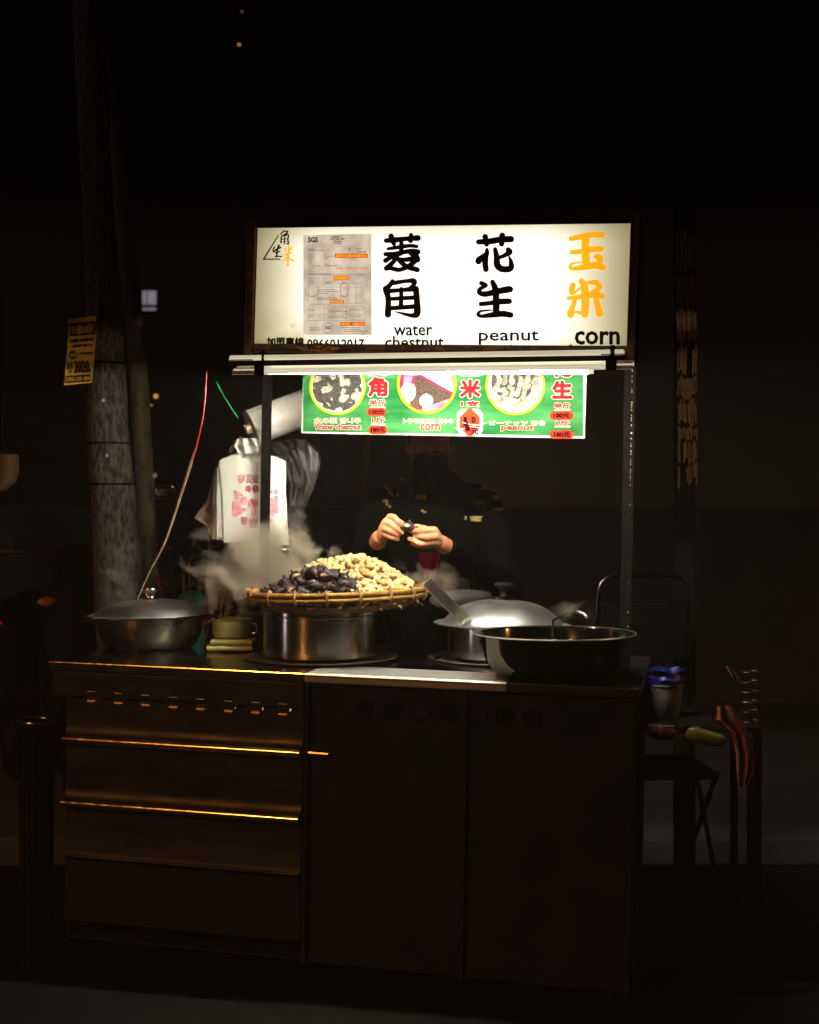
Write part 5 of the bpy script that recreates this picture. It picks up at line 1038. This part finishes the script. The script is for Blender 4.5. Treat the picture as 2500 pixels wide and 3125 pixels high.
s0.matrix_world = mw(P(150, 0, 5.9).x, 1.9, -62, 1.12)
dup(s0, mw(P(690, 0, 6.2).x, 2.2, 118, 1.12), 'dark scooter showing its red tail light between the mossy pole and the white bags')
dup(s0, mw(P(985, 0, 6.3).x, 2.3, -70, 1.12), 'dark scooter with orange glints seen right of the hanging film')
# potted plant behind the left pot
T = thing('potted_plant', 'dim leafy potted plant behind the teal bin', 'plant', (P(590, 0, 5.1).x, 1.1, .12))
m = MB(); m.lathe([(0, 0), (.09, 0), (.12, .22), (.13, .22), (.13, .25), (.11, .25), (.1, .2), (0, .2)], 28); obj('pot', m, 'clay', T)
m = MB(); lf = MB(); q = random.Random(5)
for i in range(13):
    a = q.uniform(0, 6.28); r_ = q.uniform(.05, .22); h_ = q.uniform(.9, 1.22); e_ = Vector((r_*math.cos(a), r_*math.sin(a), h_)); m.tube([(0, 0, .2), (r_*.4*math.cos(a), r_*.4*math.sin(a), h_*.6), e_], [.008, .006, .003], 6)
    for k in range(14):
        p = Vector((0, 0, .2)).lerp(e_, q.uniform(.6, 1.02)); b_ = q.uniform(0, 6.28); d_ = Vector((math.cos(b_), math.sin(b_), q.uniform(-.5, .6))).normalized(); w_ = d_.cross(Vector((0, 0, 1))).normalized(); l_ = q.uniform(.04, .085)
        lf.add([p, p+d_*l_*.35+w_*l_*.2+Vector((0, 0, .004)), p+d_*l_*.7+w_*l_*.14, p+d_*l_, p+d_*l_*.7-w_*l_*.14, p+d_*l_*.35-w_*l_*.2+Vector((0, 0, .004))], [(0, 1, 2, 3, 4, 5)])
obj('stem', m, 'wood', T); obj('foliage', lf, 'leaf', T, 0, kind='stuff')
# hanging sack at the far left edge
T = thing('hanging_sack', 'brown sack hanging at the left edge of the picture', 'sack', P(20, 1385, 5.2))
obj('cloth', localise(sheet([(-20, 1382, 56, 1388), (-24, 1430, 60, 1430), (-30, 1470, 50, 1470), (-30, 1496, 20, 1496)], lambda s, t: 5.2-.05*math.sin(s*3), 16, 16), T), mat('brown_sack', (.14, .07, .02), .8, bump=.4), T)
m = MB(); m.tube([P(0, 1384, 5.2)-T.location, P(0, 900, 5.2)-T.location], .003, 6); obj('string', m, 'black_paint', T)
#PART5
# ------------------------------------------------------------------ the vendor
def remesh(mb, vox, sm=3):
    o = bpy.data.objects.new('tmp', mb.mesh('tmp', 0)); COL.objects.link(o)
    r = o.modifiers.new('r', 'REMESH'); r.mode = 'VOXEL'; r.voxel_size = vox; r.use_smooth_shade = True
    s = o.modifiers.new('s', 'SMOOTH'); s.factor = .5; s.iterations = sm
    dg = bpy.context.evaluated_depsgraph_get(); me = bpy.data.meshes.new_from_object(o.evaluated_get(dg)); bpy.data.objects.remove(o)
    for p in me.polygons: p.use_smooth = True
    me.materials.clear(); return me
HX = P(1313, 0, 4.85).x; VY = .90
T = thing('person', 'vendor in a dark patterned jacket with dark mask and glasses peeling a water chestnut', 'person', (HX, VY, .0))
o_ = Vector((HX, VY, 0))
def H(x, y, d): # zoomed hand pixels -> local point
    return P(1080+x/5.074, 1500+y/5.074, d)-o_
b = MB()
# head, neck, torso, legs
b.ball((0, -.06, 1.70), (.076, .095, .112), 24, 16); b.ball((0, -.085, 1.64), (.056, .07, .06), 20, 12); b.ball((0, -.155, 1.675), (.013, .018, .022), 10, 8)
for s in (-1, 1): b.ball((s*.078, -.05, 1.69), (.010, .018, .030), 10, 8)
b.capsule([(0, -.02, 1.45), (0, -.045, 1.62)], [.058, .055], 16)
b.ball((0, 0, 1.33), (.175, .10, .17), 24, 16); b.ball((0, .01, 1.10), (.155, .10, .20), 24, 16); b.ball((0, .01, .93), (.170, .11, .12), 24, 14)
b.capsule([(-.18, 0, 1.48), (0, 0, 1.49), (.18, 0, 1.48)], [.055, .07, .055], 14)
for s in (-1, 1): b.capsule([(s*.09, .01, .92), (s*.10, -.01, .50), (s*.10, .02, .10)], [.088, .060, .042], 16); b.capsule([(s*.10, .03, .05), (s*.105, -.13, .04)], [.042, .035], 12)
# arms: shoulder, elbow, wrist
DH = 4.235
WL = H(395, 720, DH+.035); WR = H(1335, 790, DH+.045)
EL = Vector((-.27, -.16, 1.17)); ER = Vector((.29, -.16, 1.17)); SL = Vector((-.20, 0, 1.475)); SR = Vector((.20, 0, 1.475))
b.capsule([SL, EL, WL], [.052, .042, .027], 14); b.capsule([SR, ER, WR], [.052, .042, .027], 14)
# hand on the photo's left (palm from wrist to knuckles, bent fingers)
KL = [H(560, 395, DH-.012), H(490, 470, DH-.014), H(465, 560, DH-.012), H(470, 650, DH-.006)]
for k_, r_ in zip(KL, (.0125, .0125, .012, .011)): b.capsule([WL+Vector((.004, -.004, .004)), WL.lerp(k_, .6)+Vector((0, -.006, 0)), k_], [.017, .0155, r_], 12)
b.capsule([KL[0], H(620, 400, DH-.028), H(690, 470, DH-.03), H(735, 525, DH-.024)], [.0125, .0112, .0098, .0082], 12)
b.capsule([KL[1], H(560, 500, DH-.03), H(640, 570, DH-.032), H(745, 640, DH-.022)], [.0118, .0108, .0096, .0074], 12)
b.capsule([KL[2], H(560, 605, DH-.03), H(620, 640, DH-.030), H(690, 685, DH-.018)], [.0115, .0102, .0088, .0070], 12)
b.capsule([KL[3], H(550, 700, DH-.022), H(610, 720, DH-.022), H(680, 745, DH-.012)], [.0105, .0092, .0080, .0066], 12)
b.capsule([WL+Vector((.012, .0, .008)), H(560, 470, DH+.022), H(660, 450, DH+.014), H(755, 492, DH-.006)], [.016, .0135, .0112, .0085], 12)
# hand on the photo's right
KR = [H(1245, 600, DH-.014), H(1265, 690, DH-.016), H(1240, 780, DH-.010), H(1215, 830, DH+.002)]
for k_, r_ in zip(KR, (.0125, .0130, .012, .010)): b.capsule([WR+Vector((-.004, -.004, .004)), WR.lerp(k_, .6)+Vector((0, -.006, 0)), k_], [.018, .016, r_], 12)
b.capsule([KR[0], H(1100, 600, DH-.034), H(980, 612, DH-.034), H(885, 612, DH-.022)], [.0135, .0115, .0098, .0080], 12)
b.capsule([KR[1], H(1120, 715, DH-.036), H(1020, 695, DH-.034), H(950, 682, DH-.022)], [.0130, .0118, .0098, .0080], 12)
b.capsule([KR[2], H(1130, 800, DH-.026), H(1010, 812, DH-.030), H(930, 762, DH-.026), H(858, 728, DH-.014)], [.0115, .0100, .0098, .0088, .0068], 12)
b.capsule([KR[3], H(1110, 850, DH-.010), H(1000, 842, DH-.012), H(900, 810, DH-.006)], [.0098, .0085, .0075, .0060], 12)
b.capsule([WR+Vector((-.012, 0, .014)), H(1190, 620, DH+.016), H(1080, 570, DH+.012), H(965, 535, DH-.004)], [.016, .0135, .011, .0080], 12)
me = remesh(b, .0031, 3); me.name = 'body'; BO = obj('body', me, 'skin', T)
# nails
# clothes
c = MB()
c.ball((0, 0, 1.36), (.20, .118, .19), 24, 16); c.ball((0, .01, 1.10), (.175, .118, .21), 24, 16); c.ball((0, .01, .92), (.185, .125, .12), 24, 14)
c.capsule([(0, -.02, 1.46), (0, -.045, 1.60)], [.072, .066], 16)
c.capsule([(-.18, 0, 1.485), (0, .01, 1.505), (.18, 0, 1.485)], [.070, .08, .070], 14); c.capsule([(-.13, 0, 1.51), (0, -.01, 1.575), (.13, 0, 1.51)], [.045, .078, .045], 14)
for S_, E_, W_ in ((SL, EL, WL), (SR, ER, WR)):
    W2 = E_.lerp(W_, .88); c.capsule([S_, S_.lerp(E_, .5)+Vector((0, .0, -.01)), E_, E_.lerp(W2, .5), W2], [.070, .064, .058, .050, .040], 16)
cv = remesh(c, .010, 4)
for v in cv.vertices: v.co += v.normal*(.006*noise.noise(v.co*16)+.004*noise.noise(v.co*40))
cv.name = 'jacket'; JK = obj('jacket', cv, 'jacket', T, label='dark jacket with olive pattern patches')
c = MB()
for s in (-1, 1): c.capsule([(s*.09, .01, .90), (s*.10, -.01, .50), (s*.10, .02, .14)], [.102, .075, .062], 16)
tr = remesh(c, .012, 3); tr.name = 'trousers'; obj('trousers', tr, 'mask', T)
# pale pattern patches on the jacket front
class JP(Print):
    def pt(s, x, y, dv=0):
        X = 1120+x/3.45; Y = 1320+y/3.45; best = 4.74; q = P(X, Y, best)-o_
        dd = math.hypot((q.x)/.20, (q.z-1.36)/.22); return P(X, Y, 4.775+.09*min(dd, 1.2)**2)-o_
T2_ = JK
cm_ = M['patch'] = mat('olive_patch', (.42, .30, .11), .8, n2=(.2, .14, .06), ns=120, spec=0)
# the patches are cut from the jacket surface itself
def patch(poly):
    q = [(1120+x/3.45, 1320+y/3.45) for x, y in poly]; src = JK.data; m = MB()
    def inside(x, y):
        c_ = False; n = len(q)
        for i in range(n):
            x1, y1 = q[i]; x2, y2 = q[(i+1) % n]
            if (y1 > y) != (y2 > y) and x < (x2-x1)*(y-y1)/(y2-y1)+x1: c_ = not c_
        return c_
    keep = []
    for p in src.polygons:
        if p.normal.y > -.05: continue
        cc_ = p.center + o_; d_ = cc_.y-CAM.y; px = CX+(cc_.x-CAM.x)/d_*FP; py = CY-(cc_.z-CAM.z)/d_*FP
        if inside(px, py): keep.append(p)
    for p in keep: m.add([src.vertices[i].co+src.vertices[i].normal*.0015 for i in p.vertices], [tuple(range(len(p.vertices)))])
    if keep: obj('patch', m, 'patch', JK, 80)
for poly in ([(1200, 605), (1215, 570), (1260, 555), (1335, 570), (1325, 625), (1260, 600)], [(1310, 710), (1350, 660), (1450, 640), (1550, 645), (1555, 690), (1430, 690)], [(1105, 740), (1120, 705), (1270, 728), (1258, 785), (1180, 765)], [(1320, 820), (1350, 790), (1480, 780), (1580, 815), (1595, 860), (1470, 822)],
    [(1090, 930), (1095, 870), (1210, 880), (1205, 935)], [(1022, 915), (1030, 868), (1055, 870), (1050, 915)], [(512, 700), (520, 652), (612, 655), (615, 712)], [(265, 520), (270, 465), (305, 475), (300, 520)], [(340, 500), (345, 445), (385, 450), (385, 508)], [(130, 490), (150, 490), (280, 640), (275, 680), (235, 640)], [(300, 680), (300, 625), (328, 640), (325, 690)], [(355, 680), (362, 615), (376, 625), (370, 680)], [(170, 710), (200, 705), (250, 780), (225, 775)], [(545, 815), (600, 810), (645, 850), (620, 852)]):
    patch(poly)
# shirt strip, mask, hair, glasses
m = MB(); n_ = 14; vs = []
for j in range(12):
    t = j/11
    for i in range(n_): s = i/(n_-1); x = (s-.5)*(.085-.05*t)+.005; z = 1.305-.12*t; vs.append((x-.01, -.150-.02*math.cos((s-.5)*3)-.012*math.sin(s*12+t*3)-.02*math.sin(t*3), z))
m.add(vs, [(j*n_+i, (j+1)*n_+i, (j+1)*n_+i+1, j*n_+i+1) for j in range(11) for i in range(n_-1)]); obj('apron_front', m, 'red_cloth', T, label='dark red cloth showing below the hands')
m = MB(); m.ball((0, -.098, 1.632), (.064, .078, .056), 24, 16); obj('face_mask', m, 'mask', T)
m = MB(); m.tube([(-.050, -.152, 1.665), (-.025, -.174, 1.659), (0, -.182, 1.657), (.025, -.174, 1.659), (.050, -.152, 1.665)], [.0012, .0022, .003, .0022, .0012], 8); obj('mask_edge', m, 'green_reflex', T)
for s in (-1, 1): m = MB(); m.tube([(s*.060, -.13, 1.672), (s*.068, -.09, 1.655), (s*.076, -.055, 1.640)], .0022, 6); obj('mask_strap', m, 'green_reflex', T)
m = MB(); m.ball((0, -.045, 1.725), (.084, .100, .103), 24, 16); hr = m; hr.v = [v+v.normalized()*.004*noise.noise(v*30) for v in hr.v]
hr.f = [f for f in hr.f if not (sum(hr.v[i].y for i in f)/len(f) < -.10 and sum(hr.v[i].z for i in f)/len(f) < 1.755)]; obj('hair', hr, 'hair', T, 80)
for s in (-1, 1):
    m = MB(); m.torus((s*.032, -.168, 1.684), .024, .0012, 28, 6, Matrix.Rotation(R(90), 3, 'X') @ Matrix.Rotation(0, 3, 'Z'), sx=1.15, sy=.8); g_ = obj('spectacle_rim', m, 'chrome', T)
    m = MB(); m.poly([(s*.032+.027*math.cos(2*math.pi*k/24), -.168, 1.684+.019*math.sin(2*math.pi*k/24)) for k in range(24)]); obj('lens', m, 'glass', g_)
m = MB(); m.tube([(-.008, -.172, 1.688), (0, -.176, 1.691), (.008, -.172, 1.688)], .0011, 6); obj('bridge', m, 'chrome', T)
# the chestnut being peeled
a = H(850, 560, DH-.026)+o_; T = thing('water_chestnut', 'half-peeled water chestnut with white flesh showing, held between the fingertips', 'water chestnut', a, Matrix.Rotation(R(6), 3, 'Y'))
obj('husk', cm[1], M['chestnut'], T); m = MB(); m.ball((-.006, -.010, .006), (.010, .008, .006), 14, 10); obj('flesh', m, mat('white_flesh', (.75, .62, .5), .4), T)

# ------------------------------------------------------------------ steam
def steam(label, px, py, d, ax, m, rot=0):
    T = bpy.data.objects.new('steam', None)
    mb = MB(); mb.ball((0, 0, 0), ax, 28, 18); me = mb.mesh('steam', 0); me.materials.append(m)
    o = bpy.data.objects.new('steam', me); COL.objects.link(o); o.location = P(px, py, d); o.rotation_euler = (0, R(rot), 0); o['kind'] = 'stuff'; tag(o, label, 'steam'); return o
a1 = (.32, .17, .25); steam('thick steam billowing left of the bamboo basket', 795, 1735, 4.36, a1, steam_material('steam_thick', 120, 11, .20, 1.0, a1), 0)
a5 = (.17, .13, .115); steam('dense warm steam rising right beside the peanut heap', 905, 1775, 4.46, a5, steam_material('steam_dense', 130, 8, .20, 3.0, a5), 0)
a2 = (.22, .12, .10); steam('thin steam drifting right behind the peanut heap', 1330, 1780, 4.47, a2, steam_material('steam_thin', 80, 14, .33, 4.0, a2), 12)
a3 = (.14, .10, .07); steam('faint wisps over the open bowl', 1740, 1872, 4.08, a3, steam_material('steam_wisp', 30, 20, .43, 7.0, a3), 0)
a4 = (.12, .10, .18); steam('faint steam in front of the thick pole over the left pot', 375, 1750, 4.55, a4, steam_material('steam_faint', 22, 14, .35, 9.0, a4), 0)

# ------------------------------------------------------------------ added haze volume that lifts the dark tones
hz = bpy.data.materials.new('lift_haze'); hz.use_nodes = True; n_ = hz.node_tree.nodes; n_.remove(n_['Principled BSDF'])
hv = n_.new('ShaderNodeVolumePrincipled'); hv.inputs['Color'].default_value = (.98, .88, .74, 1); hv.inputs['Density'].default_value = HAZE; hv.inputs['Anisotropy'].default_value = 0
hz.node_tree.links.new(hv.outputs[0], n_['Material Output'].inputs['Volume'])
m = MB(); m.box((-25, -15, -1), (25, 41, 8.2)); me = m.mesh('haze', 0); me.materials.append(hz); o = bpy.data.objects.new('haze', me); COL.objects.link(o); o['kind'] = 'stuff'; tag(o, 'thin warm haze added around the whole stall to lift the blacks', 'haze')
